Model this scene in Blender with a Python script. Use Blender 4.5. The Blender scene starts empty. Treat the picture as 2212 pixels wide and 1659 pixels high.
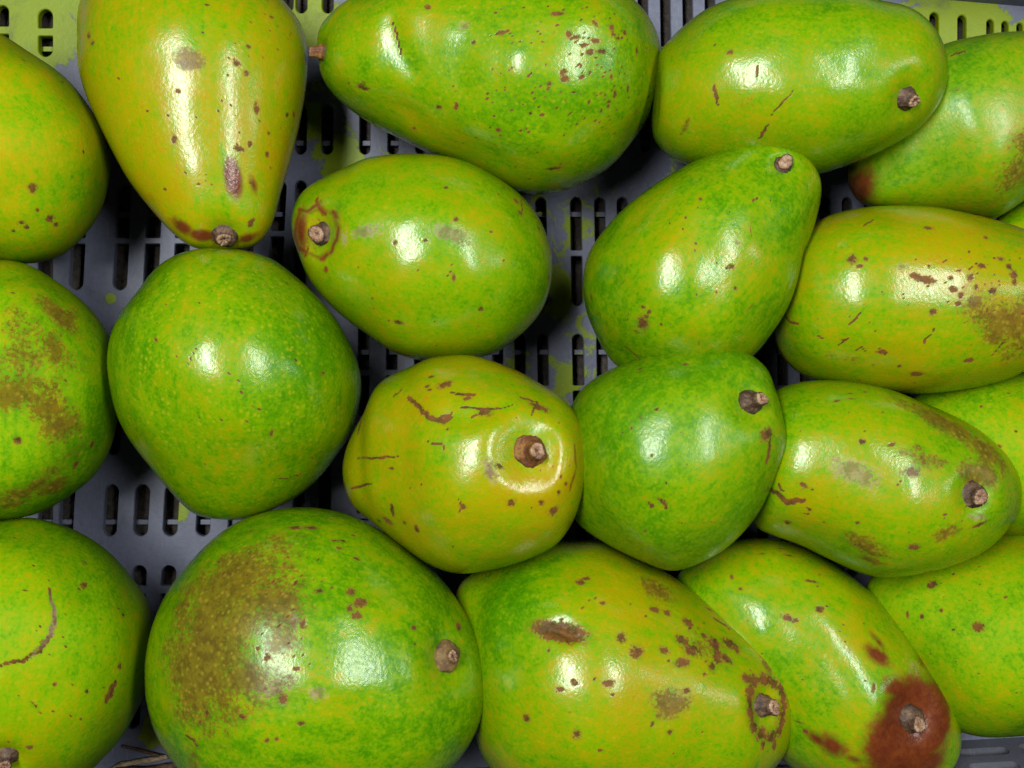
import bpy, math, random
import numpy as np
from mathutils import Vector, Matrix

# ------------------------------------------------------------------ camera, world, lights, exposure
H = 0.588                      # camera height over the crate floor (m)
HALF = math.radians(24.0)      # half the horizontal field of view
scene = bpy.context.scene
C = scene.collection
cam_d = bpy.data.cameras.new('camera')
cam = bpy.data.objects.new('camera', cam_d)
C.objects.link(cam)
cam.location = (0, 0, H)
cam.rotation_euler = (0, 0, 0)
cam_d.sensor_width = 36.0
cam_d.lens = 18.0 / math.tan(HALF)
cam_d.clip_start = 0.01
cam_d.clip_end = 50
scene.camera = cam

world = bpy.data.worlds.new('World')
scene.world = world
world.use_nodes = True
world.node_tree.nodes['Background'].inputs[0].default_value = (0.86, 0.95, 1.0, 1)
world.node_tree.nodes['Background'].inputs[1].default_value = 0.020

def area(name, loc, aim, sx, sy, power, col):
    l = bpy.data.lights.new(name, 'AREA')
    l.shape = 'RECTANGLE'
    l.size = sx
    l.size_y = sy
    l.energy = power
    l.color = col
    o = bpy.data.objects.new(name, l)
    o.location = loc
    o.rotation_euler = (Vector(aim) - Vector(loc)).to_track_quat('-Z', 'Y').to_euler()
    C.objects.link(o)
    return o
# ceiling tubes of the market hall
area('ceiling_tube_a', (-0.58, 0.46, 1.90), (-0.58, 0.46, 0.0), 0.28, 1.15, 49, (0.97, 1.0, 0.94))
area('ceiling_tube_b', (0.92, 0.46, 1.90), (0.92, 0.46, 0.0), 0.25, 1.15, 31, (0.96, 1.0, 0.96))
area('ceiling_tube_c', (2.50, 0.40, 1.90), (2.0, 0.35, 0.0), 0.24, 0.8, 8, (0.95, 1.0, 0.97))

scene.view_settings.view_transform = 'Standard'
scene.view_settings.look = 'None'
scene.view_settings.gamma = 1.0
scene.view_settings.use_curve_mapping = False
scene.view_settings.exposure = 0.0
scene.render.engine = 'CYCLES'
scene.cycles.max_bounces = 4
scene.cycles.diffuse_bounces = 1
scene.cycles.glossy_bounces = 2
scene.cycles.use_adaptive_sampling = True
scene.cycles.adaptive_threshold = 0.02
scene.cycles.adaptive_min_samples = 16
scene.cycles.use_denoising = True

# ------------------------------------------------------------------ helpers
TAN = math.tan(HALF)
def pxs(z):                     # metres per layout unit at height z (the layout sheet is 2212 x 1659 units)
    return 2 * (H - z) * TAN / 2212.0
def P(u, v, z=0.0):
    k = pxs(z)
    return np.array([(u - 1106.0) * k, (829.5 - v) * k, z])

def tag(o, label=None, cat=None, group=None, kind=None):
    if label: o['label'] = label
    if cat: o['category'] = cat
    if group: o['group'] = group
    if kind: o['kind'] = kind
    return o

def mesh_obj(name, verts, faces, mat, parent=None, smooth=True):
    me = bpy.data.meshes.new(name)
    me.from_pydata([tuple(map(float, v)) for v in verts], [], faces)
    me.validate()
    if smooth:
        me.shade_smooth()
    me.materials.append(mat)
    o = bpy.data.objects.new(name, me)
    C.objects.link(o)
    if parent: o.parent = parent
    return o

# ---- tiny node builder
class NT:
    def __init__(self, name):
        self.m = bpy.data.materials.new(name)
        self.m.use_nodes = True
        self.t = self.m.node_tree
        self.t.nodes.clear()
        self.out = self.t.nodes.new('ShaderNodeOutputMaterial')
        self.bsdf = self.t.nodes.new('ShaderNodeBsdfPrincipled')
        self.t.links.new(self.bsdf.outputs[0], self.out.inputs[0])
    def n(self, typ, ins=None, **props):
        nd = self.t.nodes.new(typ)
        for k, v in props.items():
            setattr(nd, k, v)
        for k, v in (ins or {}).items():
            self.put(nd.inputs[k], v)
        return nd
    def put(self, sock, v):
        if isinstance(v, bpy.types.NodeSocket):
            self.t.links.new(v, sock)
        elif v is not None:
            sock.default_value = v
    def math(self, op, a, b=None, c=None, clamp=False):
        nd = self.t.nodes.new('ShaderNodeMath')
        nd.operation = op
        nd.use_clamp = clamp
        self.put(nd.inputs[0], a)
        if b is not None: self.put(nd.inputs[1], b)
        if c is not None: self.put(nd.inputs[2], c)
        return nd.outputs[0]
    def mix(self, f, a, b, typ='MIX'):
        nd = self.t.nodes.new('ShaderNodeMix')
        nd.data_type = 'RGBA'
        nd.blend_type = typ
        self.put(nd.inputs[0], f)
        self.put(nd.inputs[6], a)
        self.put(nd.inputs[7], b)
        return nd.outputs[2]
    def noise(self, vec, scale, detail=2.0, rough=0.5, dist=0.0):
        nd = self.n('ShaderNodeTexNoise', {'Vector': vec, 'Scale': scale, 'Detail': detail, 'Roughness': rough, 'Distortion': dist})
        return nd.outputs[0]
    def step(self, x, a, b):      # smoothstep
        nd = self.t.nodes.new('ShaderNodeMapRange')
        nd.interpolation_type = 'SMOOTHSTEP'
        self.put(nd.inputs[0], x)
        nd.inputs[1].default_value = a
        nd.inputs[2].default_value = b
        return nd.outputs[0]
    def ramp(self, x, stops):
        nd = self.t.nodes.new('ShaderNodeValToRGB')
        els = nd.color_ramp.elements
        while len(els) < len(stops):
            els.new(0.5)
        for e, (p, c) in zip(els, stops):
            e.position = p
            e.color = (*c, 1)
        self.put(nd.inputs[0], x)
        return nd.outputs[0]
    def attr(self, name):
        return self.n('ShaderNodeAttribute', attribute_name=name).outputs['Fac']

# ------------------------------------------------------------------ materials
def skin_material(seed, bias, dots, specks, streak=0.42, dull=0.0):
    m = NT('avocado_skin')
    tc = m.n('ShaderNodeTexCoord').outputs['Object']
    off = m.n('ShaderNodeVectorMath', {0: tc, 1: (seed * 1.37, seed * 0.71, seed * 2.13)}, operation='ADD').outputs[0]
    import random as _r
    rr = _r.Random(seed * 7 + 3)
    broad = m.noise(off, rr.uniform(18.0, 42.0), 2.0, 0.55, 0.3)
    st_map = m.n('ShaderNodeMapping', {'Vector': off, 'Scale': (rr.uniform(35.0, 80.0), rr.uniform(170.0, 300.0), rr.uniform(170.0, 300.0))}).outputs[0]
    st = m.noise(st_map, 1.0, 2.0, 0.6)
    mott = m.noise(off, rr.uniform(150.0, 270.0), 3.0, 0.7)
    spk = m.noise(off, 640.0, 3.0, 0.65)
    tone = m.math('MULTIPLY_ADD', m.math('SUBTRACT', broad, 0.5), 0.70, 0.5 + bias)
    tone = m.math('MULTIPLY_ADD', m.math('SUBTRACT', st, 0.5), streak * rr.uniform(0.7, 1.5), tone)
    tone = m.math('MULTIPLY_ADD', m.math('SUBTRACT', mott, 0.5), rr.uniform(0.45, 0.8), tone)
    tone = m.math('MULTIPLY_ADD', m.math('SUBTRACT', spk, 0.5), 0.80, tone)
    tone = m.math('ADD', tone, m.attr('tone'))
    col = m.ramp(tone, [(0.0, (0.0420, 0.1750, 0.0002)), (0.28, (0.0780, 0.2330, 0.0001)), (0.50, (0.1530, 0.3050, 0.0001)),
                        (0.72, (0.2620, 0.2920, 0.0002)), (0.88, (0.3300, 0.2850, 0.0005)), (1.0, (0.3500, 0.2500, 0.0010))])
    # pale lenticel dots
    vd = m.n('ShaderNodeTexVoronoi', {'Vector': off, 'Scale': rr.uniform(290.0, 420.0), 'Randomness': 1.0})
    dsz = m.math('MULTIPLY_ADD', vd.outputs['Color'], 0.40, 0.16)
    dot = m.math('SUBTRACT', 1.0, m.math('SMOOTH_MIN', m.math('DIVIDE', vd.outputs['Distance'], dsz), 1.0, 0.3), clamp=True)
    big = m.noise(off, 95.0, 2.0, 0.6)
    dfade = m.math('MULTIPLY_ADD', m.math('MULTIPLY', m.step(big, 0.36, 0.62), m.step(vd.outputs['Color'], 0.15, 0.6)), 0.6, 0.4)
    col = m.mix(m.math('MULTIPLY', m.math('MULTIPLY', dot, dfade), max(dots, 0.5)), col, (0.3400, 0.3604, 0.0082, 1))
    # russeting: broad speckled brown patches
    ru = m.attr('russet')
    rf = m.math('MULTIPLY_ADD', m.math('SUBTRACT', spk, 0.5), 1.5, ru)
    rf = m.math('MULTIPLY_ADD', m.math('SUBTRACT', big, 0.5), 1.0, rf)
    rf = m.math('MULTIPLY', m.step(rf, 0.22, 0.76), m.step(ru, 0.05, 0.40))
    rcol = m.mix(m.step(mott, 0.38, 0.60), (0.0820, 0.0240, 0.0060, 1), (0.1180, 0.0600, 0.0055, 1))
    rcol = m.mix(m.math('MULTIPLY', dot, 0.6), rcol, (0.2720, 0.1972, 0.0204, 1))
    col = m.mix(m.math('MULTIPLY', rf, 0.84), col, rcol)
    # soft reddish brown decay
    ro = m.attr('rot')
    rof = m.step(m.math('MULTIPLY_ADD', m.math('SUBTRACT', mott, 0.5), 0.35, ro), 0.30, 0.64)
    ocol = m.mix(m.step(mott, 0.3, 0.7), (0.1050, 0.0150, 0.0070, 1), (0.1550, 0.0300, 0.0080, 1))
    col = m.mix(m.math('MULTIPLY', rof, 0.98), col, ocol)
    # scratches and corky spots, with a thin brownish halo
    sc = m.attr('scar')
    scn = m.math('MULTIPLY_ADD', m.math('SUBTRACT', spk, 0.5), 1.25, sc)
    scn = m.math('MULTIPLY_ADD', m.math('SUBTRACT', mott, 0.5), 0.55, scn)
    halo = m.step(scn, 0.14, 0.50)
    scf = m.step(scn, 0.34, 0.66)
    # tiny random specks
    vs = m.n('ShaderNodeTexVoronoi', {'Vector': off, 'Scale': 135.0, 'Randomness': 1.0})
    sep = m.n('ShaderNodeSeparateColor', {0: vs.outputs['Color']})
    pick = m.math('GREATER_THAN', sep.outputs[0], 1.0 - specks)
    ssz = m.math('MULTIPLY_ADD', sep.outputs[1], 0.15, 0.05)
    sp = m.math('LESS_THAN', m.math('MULTIPLY_ADD', m.math('SUBTRACT', spk, 0.5), 0.22, vs.outputs['Distance']), ssz)
    spf = m.math('MULTIPLY', m.math('MULTIPLY', sp, pick), 0.7)
    scf = m.math('MAXIMUM', scf, spf)
    col = m.mix(m.math('MULTIPLY', halo, 0.35), col, (0.1836, 0.1020, 0.0082, 1))
    scol = m.mix(m.step(mott, 0.36, 0.62), (0.0422, 0.0122, 0.0061, 1), (0.1258, 0.0374, 0.0150, 1))
    col = m.mix(m.math('MULTIPLY', scf, 0.9), col, scol)
    # grey scuffs
    gy = m.attr('scuff')
    gf = m.step(m.math('MULTIPLY_ADD', m.math('SUBTRACT', spk, 0.5), 2.2, gy), 0.40, 0.85)
    col = m.mix(m.math('MULTIPLY', gf, 0.7), col, m.mix(m.step(mott, 0.4, 0.6), (0.1156, 0.0578, 0.0340, 1), (0.2040, 0.1598, 0.1020, 1)))
    rg = m.math('MULTIPLY_ADD', mott, 0.16, 0.06 + dull)
    rg = m.math('MULTIPLY_ADD', big, 0.20, m.math('SUBTRACT', rg, 0.05))
    rg = m.math('MULTIPLY_ADD', m.math('MAXIMUM', scf, m.math('MAXIMUM', m.math('MULTIPLY', rf, 0.5), gf)), 0.30, rg)
    m.put(m.bsdf.inputs['Roughness'], rg)
    m.bsdf.inputs['IOR'].default_value = 1.47
    matte = m.math('MAXIMUM', scf, m.math('MAXIMUM', m.math('MULTIPLY', rf, 0.55), m.math('MULTIPLY', gf, 0.7)))
    # glossy cuticle over the coloured skin; its grey tint imitates shading at the edges
    bloom = m.math('MULTIPLY', m.math('MULTIPLY_ADD', m.step(spk, 0.36, 0.60), 0.55, 0.45), m.math('MULTIPLY_ADD', m.step(big, 0.34, 0.60), 0.45, 0.55))
    cw = m.math('MULTIPLY', m.math('MULTIPLY_ADD', matte, -0.7, 1.0), 1.0 if dull < 0.2 else 0.9)
    m.put(m.bsdf.inputs['Coat Weight'], cw)
    m.bsdf.inputs['Coat IOR'].default_value = 1.44 if dull < 0.2 else 1.12
    m.bsdf.inputs['Coat Tint'].default_value = (0.42, 0.42, 0.42, 1)
    m.put(m.bsdf.inputs['Coat Roughness'], m.math('MULTIPLY_ADD', m.math('SUBTRACT', 1.0, bloom), 0.13, rg))
    m.bsdf.inputs['Specular IOR Level'].default_value = 0.05
    gain = m.n('ShaderNodeCombineColor', {0: m.math('MULTIPLY_ADD', cw, 1.38, 1.0), 1: m.math('MULTIPLY_ADD', cw, 1.38, 1.0), 2: m.math('MULTIPLY_ADD', cw, 1.38, 1.0)}).outputs[0]
    m.put(m.bsdf.inputs['Base Color'], m.mix(1.0, col, gain, 'MULTIPLY'))
    bn = m.noise(off, 800.0, 1.0, 0.6)
    h = m.math('MULTIPLY_ADD', dot, -0.45, m.math('MULTIPLY', bn, 0.8))
    h = m.math('MULTIPLY_ADD', m.step(sc, 0.3, 0.7), -0.8, h)
    b = m.n('ShaderNodeBump', {'Height': h, 'Strength': 0.15, 'Distance': 0.0006})
    m.put(m.bsdf.inputs['Normal'], b.outputs[0])
    m.put(m.bsdf.inputs['Coat Normal'], b.outputs[0])
    return m.m

def stem_material(name, dark, light, tan):
    m = NT(name)
    tc = m.n('ShaderNodeTexCoord').outputs['Object']
    a = m.noise(tc, 240.0, 4.0, 0.65)
    f = m.noise(tc, 900.0, 3.0, 0.7)
    x = m.math('MULTIPLY_ADD', f, 0.4, m.math('MULTIPLY', a, 0.8))
    m.put(m.bsdf.inputs['Base Color'], m.ramp(x, [(0.38, dark), (0.58, light), (0.76, tan)]))
    m.bsdf.inputs['Roughness'].default_value = 0.62
    b = m.n('ShaderNodeBump', {'Height': x, 'Strength': 0.7, 'Distance': 0.0012})
    m.put(m.bsdf.inputs['Normal'], b.outputs[0])
    return m.m
MAT_STEM = stem_material('stem_bark_dark', (0.010, 0.006, 0.005), (0.066, 0.031, 0.018), (0.165, 0.098, 0.050))
MAT_STEM_O = stem_material('stem_bark_orange', (0.0238, 0.0109, 0.0082), (0.1496, 0.0476, 0.0150), (0.2720, 0.1292, 0.0170))
MAT_STEM_B = stem_material('stem_bark_brown', (0.0408, 0.0190, 0.0095), (0.1360, 0.0748, 0.0340), (0.2312, 0.1496, 0.0340))
MAT_TIP = stem_material('stem_cut_wood', (0.0578, 0.0258, 0.0136), (0.2584, 0.1360, 0.0782), (0.4352, 0.2924, 0.1904))

def plastic_material(name, blobs, wash, dirt_shade=0.6):
    m = NT(name)
    m.bsdf.inputs['Specular IOR Level'].default_value = 0.2
    tc = m.n('ShaderNodeTexCoord').outputs['Object']
    a = m.noise(tc, 60.0, 4.0, 0.6, 0.6)
    b = m.noise(tc, 420.0, 4.0, 0.7)
    g = m.noise(tc, 14.0, 3.0, 0.6)
    base = m.ramp(m.math('MULTIPLY_ADD', b, 0.35, m.math('MULTIPLY', g, 0.65)),
                  [(0.30, (0.0780, 0.0830, 0.1280)), (0.52, (0.1190, 0.1260, 0.1820)), (0.75, (0.1740, 0.1820, 0.2500))])
    # remains of yellow-green paint
    field = None
    for (x, y, r, s) in blobs:
        d = m.n('ShaderNodeVectorMath', {0: tc, 1: (x, y, 0.0)}, operation='DISTANCE').outputs['Value']
        f = m.math('MULTIPLY', m.math('SUBTRACT', 1.0, m.math('DIVIDE', d, r)), s)
        field = f if field is None else m.math('MAXIMUM', field, f)
    pn = m.math('MULTIPLY_ADD', m.math('SUBTRACT', a, 0.5), 1.7, field)
    pn = m.math('MULTIPLY_ADD', m.math('SUBTRACT', b, 0.5), 0.35, pn)
    pf = m.step(pn, 0.38, 0.52)
    pcol = m.mix(g, (0.1292, 0.1938, 0.0020, 1), (0.2040, 0.2550, 0.0027, 1))
    col = m.mix(m.math('MULTIPLY', pf, wash), base, pcol)
    # grime; a high value also paints shade over the whole panel
    gr = m.step(m.noise(tc, 33.0, 5.0, 0.7, 0.8), 0.52, 0.75)
    col = m.mix(m.math('MULTIPLY_ADD', gr, 0.5, dirt_shade - 0.5, clamp=True), col, (0.0408, 0.0374, 0.0286, 1))
    sc = m.noise(m.n('ShaderNodeMapping', {'Vector': tc, 'Rotation': (0, 0, 0.5), 'Scale': (1500.0, 60.0, 60.0)}).outputs[0], 1.0, 2.0)
    col = m.mix(m.math('MULTIPLY', m.step(sc, 0.66, 0.74), 0.25), col, (0.2856, 0.2924, 0.3264, 1))
    m.put(m.bsdf.inputs['Base Color'], col)
    m.put(m.bsdf.inputs['Roughness'], m.math('MULTIPLY_ADD', b, 0.3, 0.28))
    bp = m.n('ShaderNodeBump', {'Height': m.math('MULTIPLY_ADD', pf, 0.4, m.math('MULTIPLY', b, 0.6)), 'Strength': 0.35, 'Distance': 0.0008})
    m.put(m.bsdf.inputs['Normal'], bp.outputs[0])
    return m.m

def ground_material():
    m = NT('dusty_ground')
    tc = m.n('ShaderNodeTexCoord').outputs['Object']
    a = m.noise(tc, 30.0, 5.0, 0.7, 0.5)
    b = m.noise(tc, 300.0, 4.0, 0.7)
    x = m.math('MULTIPLY_ADD', b, 0.5, m.math('MULTIPLY', a, 0.6))
    m.put(m.bsdf.inputs['Base Color'], m.ramp(x, [(0.35, (0.010, 0.008, 0.006)), (0.55, (0.030, 0.023, 0.019)), (0.78, (0.085, 0.070, 0.060))]))
    m.bsdf.inputs['Roughness'].default_value = 0.9
    bp = m.n('ShaderNodeBump', {'Height': x, 'Strength': 0.8, 'Distance': 0.003})
    m.put(m.bsdf.inputs['Normal'], bp.outputs[0])
    return m.m

def plain(name, c1, c2, scale, rough=0.6):
    m = NT(name)
    tc = m.n('ShaderNodeTexCoord').outputs['Object']
    a = m.noise(tc, scale, 4.0, 0.65)
    m.put(m.bsdf.inputs['Base Color'], m.mix(m.step(a, 0.3, 0.7), (*c1, 1), (*c2, 1)))
    m.bsdf.inputs['Roughness'].default_value = rough
    bp = m.n('ShaderNodeBump', {'Height': a, 'Strength': 0.4, 'Distance': 0.001})
    m.put(m.bsdf.inputs['Normal'], bp.outputs[0])
    return m.m

# ------------------------------------------------------------------ the setting under the crate
g = mesh_obj('ground', [(-1.2, -1.2, -0.0105), (1.2, -1.2, -0.0105), (1.2, 1.2, -0.0105), (-1.2, 1.2, -0.0105)], [(0, 1, 2, 3)], ground_material(), smooth=False)
tag(g, 'dusty brown ground seen through the slots of the crate', None, None, 'structure')

# ------------------------------------------------------------------ the crate
def blob(u, v, r, s=1.0):
    p = P(u, v)
    return (p[0], p[1], r * pxs(0), s)
FLOOR_BLOBS = [blob(60, 30, 190, 1.5), blob(90, 110, 110, 1.1), blob(670, 40, 95, 1.6), blob(690, 250, 100, 0.75), blob(735, 330, 90, 1.0),
               blob(1230, 490, 230, 0.50), blob(1220, 640, 200, 0.55), blob(1240, 800, 160, 0.62), blob(1120, 790, 100, 0.6),
               blob(330, 1575, 55, 1.3), blob(385, 1110, 42, 1.0), blob(240, 645, 16, 1.2), blob(1420, 130, 60, 0.9), blob(820, 330, 80, 0.5),
               blob(1480, 420, 160, 0.7), blob(2060, 120, 190, 2.0), blob(2230, 110, 90, 1.2)]
MAT_FLOOR = plastic_material('grey_crate_plastic', FLOOR_BLOBS, 1.0, 0.55)

crate = bpy.data.objects.new('plastic_crate', None)
C.objects.link(crate)
tag(crate, 'worn grey plastic crate with slotted floor and peeling yellow-green paint under the avocados', 'crate')

def slab(name, cols, v_lo, v_hi, depth, mat, parent, u_lo, u_hi, rib_z=0.0):
    """moulded panel: columns of round-ended slots; returns verts in layout units mapped to the floor plane"""
    verts, faces = [], []
    def add(pts, z):
        i = len(verts)
        for (u, v) in pts:
            p = P(u, v)
            verts.append((p[0], p[1], z))
        return list(range(i, i + len(pts)))
    cols = sorted(cols, key=lambda c: c[0])
    def cx(c, v): return c[0] + c[1] * (v - 830)
    for i, c in enumerate(cols):
        lc = cols[i - 1] if i > 0 else None
        rc = cols[i + 1] if i < len(cols) - 1 else None
        def left(v): return u_lo if lc is None else 0.5 * (cx(lc, v) + cx(c, v))
        def right(v): return u_hi if rc is None else 0.5 * (cx(rc, v) + cx(c, v))
        slots = sorted(c[3])
        cuts = [v_lo]
        for a, b in zip(slots[:-1], slots[1:]):
            cuts.append(0.5 * (a[1] + b[0]))
        cuts.append(v_hi)
        if not slots:
            a = add([(left(v_lo), v_lo), (right(v_lo), v_lo), (right(v_hi), v_hi), (left(v_hi), v_hi)], 0)
            faces.append(a[::-1])
            continue
        for k, (s0, s1) in enumerate(slots):
            v0, v1 = cuts[k], cuts[k + 1]
            w = c[2] / 2
            thin_top = k > 0 and s0 - slots[k - 1][1] < 16
            thin_bot = k < len(slots) - 1 and slots[k + 1][0] - s1 < 16
            ring, outer = [], []
            nseg = 8
            rt = 3 if thin_top else w
            rb = 3 if thin_bot else w
            # clockwise in layout (u right, v down): top edge left->right, right side, bottom, left side
            def corner(cu, cv, r, a0):
                return [(cu + r * math.cos(a0 + t * math.pi / 2 / nseg), cv + r * math.sin(a0 + t * math.pi / 2 / nseg)) for t in range(nseg + 1)]
            mid = lambda v: cx(c, v)
            q = []
            q += [(p, 'tl') for p in corner(mid(s0) - w + rt, s0 + rt, rt, math.pi)]
            q += [(p, 'tr') for p in corner(mid(s0) + w - rt, s0 + rt, rt, 1.5 * math.pi)]
            q += [(p, 'br') for p in corner(mid(s1) + w - rb, s1 - rb, rb, 0)]
            q += [(p, 'bl') for p in corner(mid(s1) - w + rb, s1 - rb, rb, 0.5 * math.pi)]
            n1 = nseg + 1
            oc = {'tl': (left(v0), v0), 'tr': (right(v0), v0), 'br': (right(v1), v1), 'bl': (left(v1), v1)}
            inner = add([p for p, _ in q], 0)
            infl = []
            cu0, cv0 = mid(0.5 * (s0 + s1)), 0.5 * (s0 + s1)
            bev = add([(p[0] + (1.6 if p[0] < cu0 else -1.6), p[1] + (1.6 if p[1] < cv0 else -1.6)) for p, _ in q], -0.0006)
            low = add([(p[0] + (1.6 if p[0] < cu0 else -1.6), p[1] + (1.6 if p[1] < cv0 else -1.6)) for p, _ in q], -depth)
            N = len(inner)
            corners = {t: add([oc[t]], 0)[0] for t in oc}
            # fan the top ring
            for j in range(N):
                j2 = (j + 1) % N
                t1, t2 = q[j][1], q[j2][1]
                if t1 == t2:
                    faces.append([inner[j], inner[j2], corners[t1]][::1])
                else:
                    faces.append([inner[j], inner[j2], corners[t2], corners[t1]])
                faces.append([inner[j2], inner[j], bev[j], bev[j2]])
                faces.append([bev[j2], bev[j], low[j], low[j2]])
    o = mesh_obj(name, verts, faces, mat, parent, smooth=False)
    return o

left_rows = [(395, 515), (525, 628), (698, 835), (845, 984), (1045, 1160), (1220, 1268), (1282, 1400), (1470, 1575)]
mid_rows = [(-90, 30), (225, 335), (388, 500), (510, 620), (690, 800), (810, 925), (1000, 1110), (1120, 1230), (1300, 1420), (1470, 1580)]
cen_rows = [(190, 330), (424, 542), (552, 662), (720, 834), (843, 955), (1015, 1130), (1140, 1250), (1320, 1430), (1480, 1580)]
rgt_rows = [(-70, 150), (200, 330), (424, 542), (552, 662), (720, 834), (843, 955), (1015, 1130), (1140, 1250), (1320, 1430), (1480, 1570)]
cols = []
for u, w, rows in [(-150, 32, left_rows), (-75, 32, left_rows),
                   (5, 30, [(10, 58), (72, 125), (200, 300)] + left_rows), (98, 34, [(18, 62), (76, 124), (200, 300)] + left_rows),
                   (155, 34, left_rows), (250, 33, left_rows), (317, 34, left_rows), (381, 34, left_rows), (452, 33, left_rows), (520, 32, mid_rows), (585, 32, mid_rows)]:
    m_ = -0.042 if u > 130 else 0.0
    cols.append((u, m_, w, rows))
for u, w in [(646, 28), (703, 28), (785, 26), (846, 26), (906, 26), (966, 26), (1024, 26), (1074, 26)]:
    cols.append((u, -0.006, w, mid_rows))
for u, w in [(1124, 26), (1174, 26), (1250, 27), (1302, 26), (1351, 26)]:
    cols.append((u, 0.016, w, cen_rows))
u = 1402.0
while u < 1900:
    cols.append((u, 0.016, 24.5, rgt_rows))
    u += 48.3
for u, w, top in ((1957, 22, 22), (2018, 22, 25), (2078, 21, 31), (2139, 18, 40), (2171, 17, 44), (2203, 16, 48), (2240, 16, 50), (2290, 20, 50)):
    cols.append((u, 0.0, w, [(top, 178)] + rgt_rows[1:]))
slab('floor_panel', cols, -240, 1745, 0.0045, MAT_FLOOR, crate, -330, 2420)

# thin reinforcing ribs under the floor
def box(name, x0, x1, y0, y1, z0, z1, mat, parent, rz=0.0):
    v = [(x0, y0, z0), (x1, y0, z0), (x1, y1, z0), (x0, y1, z0), (x0, y0, z1), (x1, y0, z1), (x1, y1, z1), (x0, y1, z1)]
    f = [(3, 2, 1, 0), (4, 5, 6, 7), (0, 1, 5, 4), (1, 2, 6, 5), (2, 3, 7, 6), (3, 0, 4, 7)]
    return mesh_obj(name, v, f, mat, parent, smooth=False)
for v in (100, 305, 460, 760, 905, 1130, 1300, 1520):
    a, b = P(-330, v), P(2420, v)
    box('floor_rib', a[0], b[0], a[1] - 0.0012, a[1] + 0.0012, -0.0100, -0.0048, MAT_FLOOR, crate)

def wall_panel(name, base_a, base_b, lean, height, slots, thick, mat, rim):
    """wall standing on the line base_a -> base_b (world xy); slots in metres along / up; slots: (s, z0, z1, width)"""
    A, B = np.array(base_a), np.array(base_b)
    L = np.linalg.norm(B - A)
    d = (B - A) / L
    nrm = np.array([d[1], -d[0]])           # outward side is minus nrm
    def w(s, z, t=0.0):
        p = A + d * s - nrm * (lean * z + t)
        return (p[0], p[1], z)
    verts, faces = [], []
    def add(p): verts.append(p); return len(verts) - 1
    edges = [0.0]
    sl = sorted(slots)
    for a, b in zip(sl[:-1], sl[1:]):
        edges.append(0.5 * (a[0] + b[0]))
    edges.append(L)
    for k, (s, lst) in enumerate(sl):
        s0, s1 = edges[k], edges[k + 1]
        cuts = [0.0] + [0.5 * (a[1] + b[0]) for a, b in zip(lst[:-1], lst[1:])] + [height]
        for j, (z0, z1, wd) in enumerate(lst):
            n = 7
            r = min(wd, z1 - z0) / 2
            ring, tags = [], []
            for (cs, cz, a0, t) in ((s + wd / 2 - r, z1 - r, 0.0, 'tr'), (s - wd / 2 + r, z1 - r, math.pi / 2, 'tl'),
                                    (s - wd / 2 + r, z0 + r, math.pi, 'bl'), (s + wd / 2 - r, z0 + r, 1.5 * math.pi, 'br')):
                for i in range(n):
                    a = a0 + math.pi / 2 * i / (n - 1)
                    ring.append((cs + r * math.cos(a), cz + r * math.sin(a)))
                    tags.append(t)
            oc = {'tl': (s0, cuts[j + 1]), 'tr': (s1, cuts[j + 1]), 'bl': (s0, cuts[j]), 'br': (s1, cuts[j])}
            ci = {t: add(w(*oc[t])) for t in oc}
            inn = [add(w(a, b)) for a, b in ring]
            bak = [add(w(a, b, thick)) for a, b in ring]
            N = len(ring)
            for i in range(N):
                i2 = (i + 1) % N
                if tags[i] == tags[i2]:
                    faces.append([inn[i], inn[i2], ci[tags[i]]])
                else:
                    faces.append([inn[i], inn[i2], ci[tags[i2]], ci[tags[i]]])
                faces.append([inn[i2], inn[i], bak[i], bak[i2]])
    # rim ledge at the top
    r0 = [add(w(0, height)), add(w(L, height)), add(w(L, height + 0.001, rim)), add(w(0, height + 0.001, rim))]
    r1 = [add(w(L, height - 0.012, rim)), add(w(0, height - 0.012, rim))]
    faces.append(r0)
    faces.append([r0[3], r0[2], r1[0], r1[1]])
    return mesh_obj(name, verts, faces, mat, crate, smooth=False)

# back wall: its line runs a few degrees off the picture's top edge, so only its right part is in view
def wall_uv(u):                      # base line of the back wall in layout units at floor level
    return 14 + (u - 2212) * 0.085
ba, bb = P(-330, wall_uv(-330)), P(2420, wall_uv(2420))
wl = np.linalg.norm(bb[:2] - ba[:2])
slots = []
for k in range(40):
    s_ = (-300 + k * 66 + 330) / 2750 * wl
    slots.append((s_, [(0.012, 0.05, 0.006)]))
MAT_BACK = plastic_material('grey_crate_plastic_back_wall', [(P(700, 0)[0], P(700, 0)[1], 0.3, 0.7)], 0.95)
wall_panel('back_wall', ba[:2], bb[:2], 0.20, 0.064, slots, 0.004, MAT_BACK, 0.05)

MAT_FRONT = plastic_material('grey_crate_plastic_front_wall_shaded', [(P(900, 1700)[0], P(900, 1700)[1], 0.05, 0.5)], 0.8, 1.05)  # same plastic with grime, darkened all over to stand in for shade
fa, fb = P(2420, 1580), P(-330, 1735)
fl = np.linalg.norm(fb[:2] - fa[:2])
slots = []
k = 0
s_ = 0.012
while s_ < fl - 0.02:
    sh = 0.0015 * (k % 3)
    slots.append((s_, [(0.004 + sh, 0.0100 + sh, 0.025), (0.0155 + sh, 0.0225 + sh, 0.025), (0.029, 0.036, 0.025), (0.044, 0.051, 0.025)]))
    s_ += 0.031
    k += 1
wall_panel('front_wall', fa[:2], fb[:2], 0.30, 0.085, slots, 0.011, MAT_FRONT, 0.03)

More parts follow.
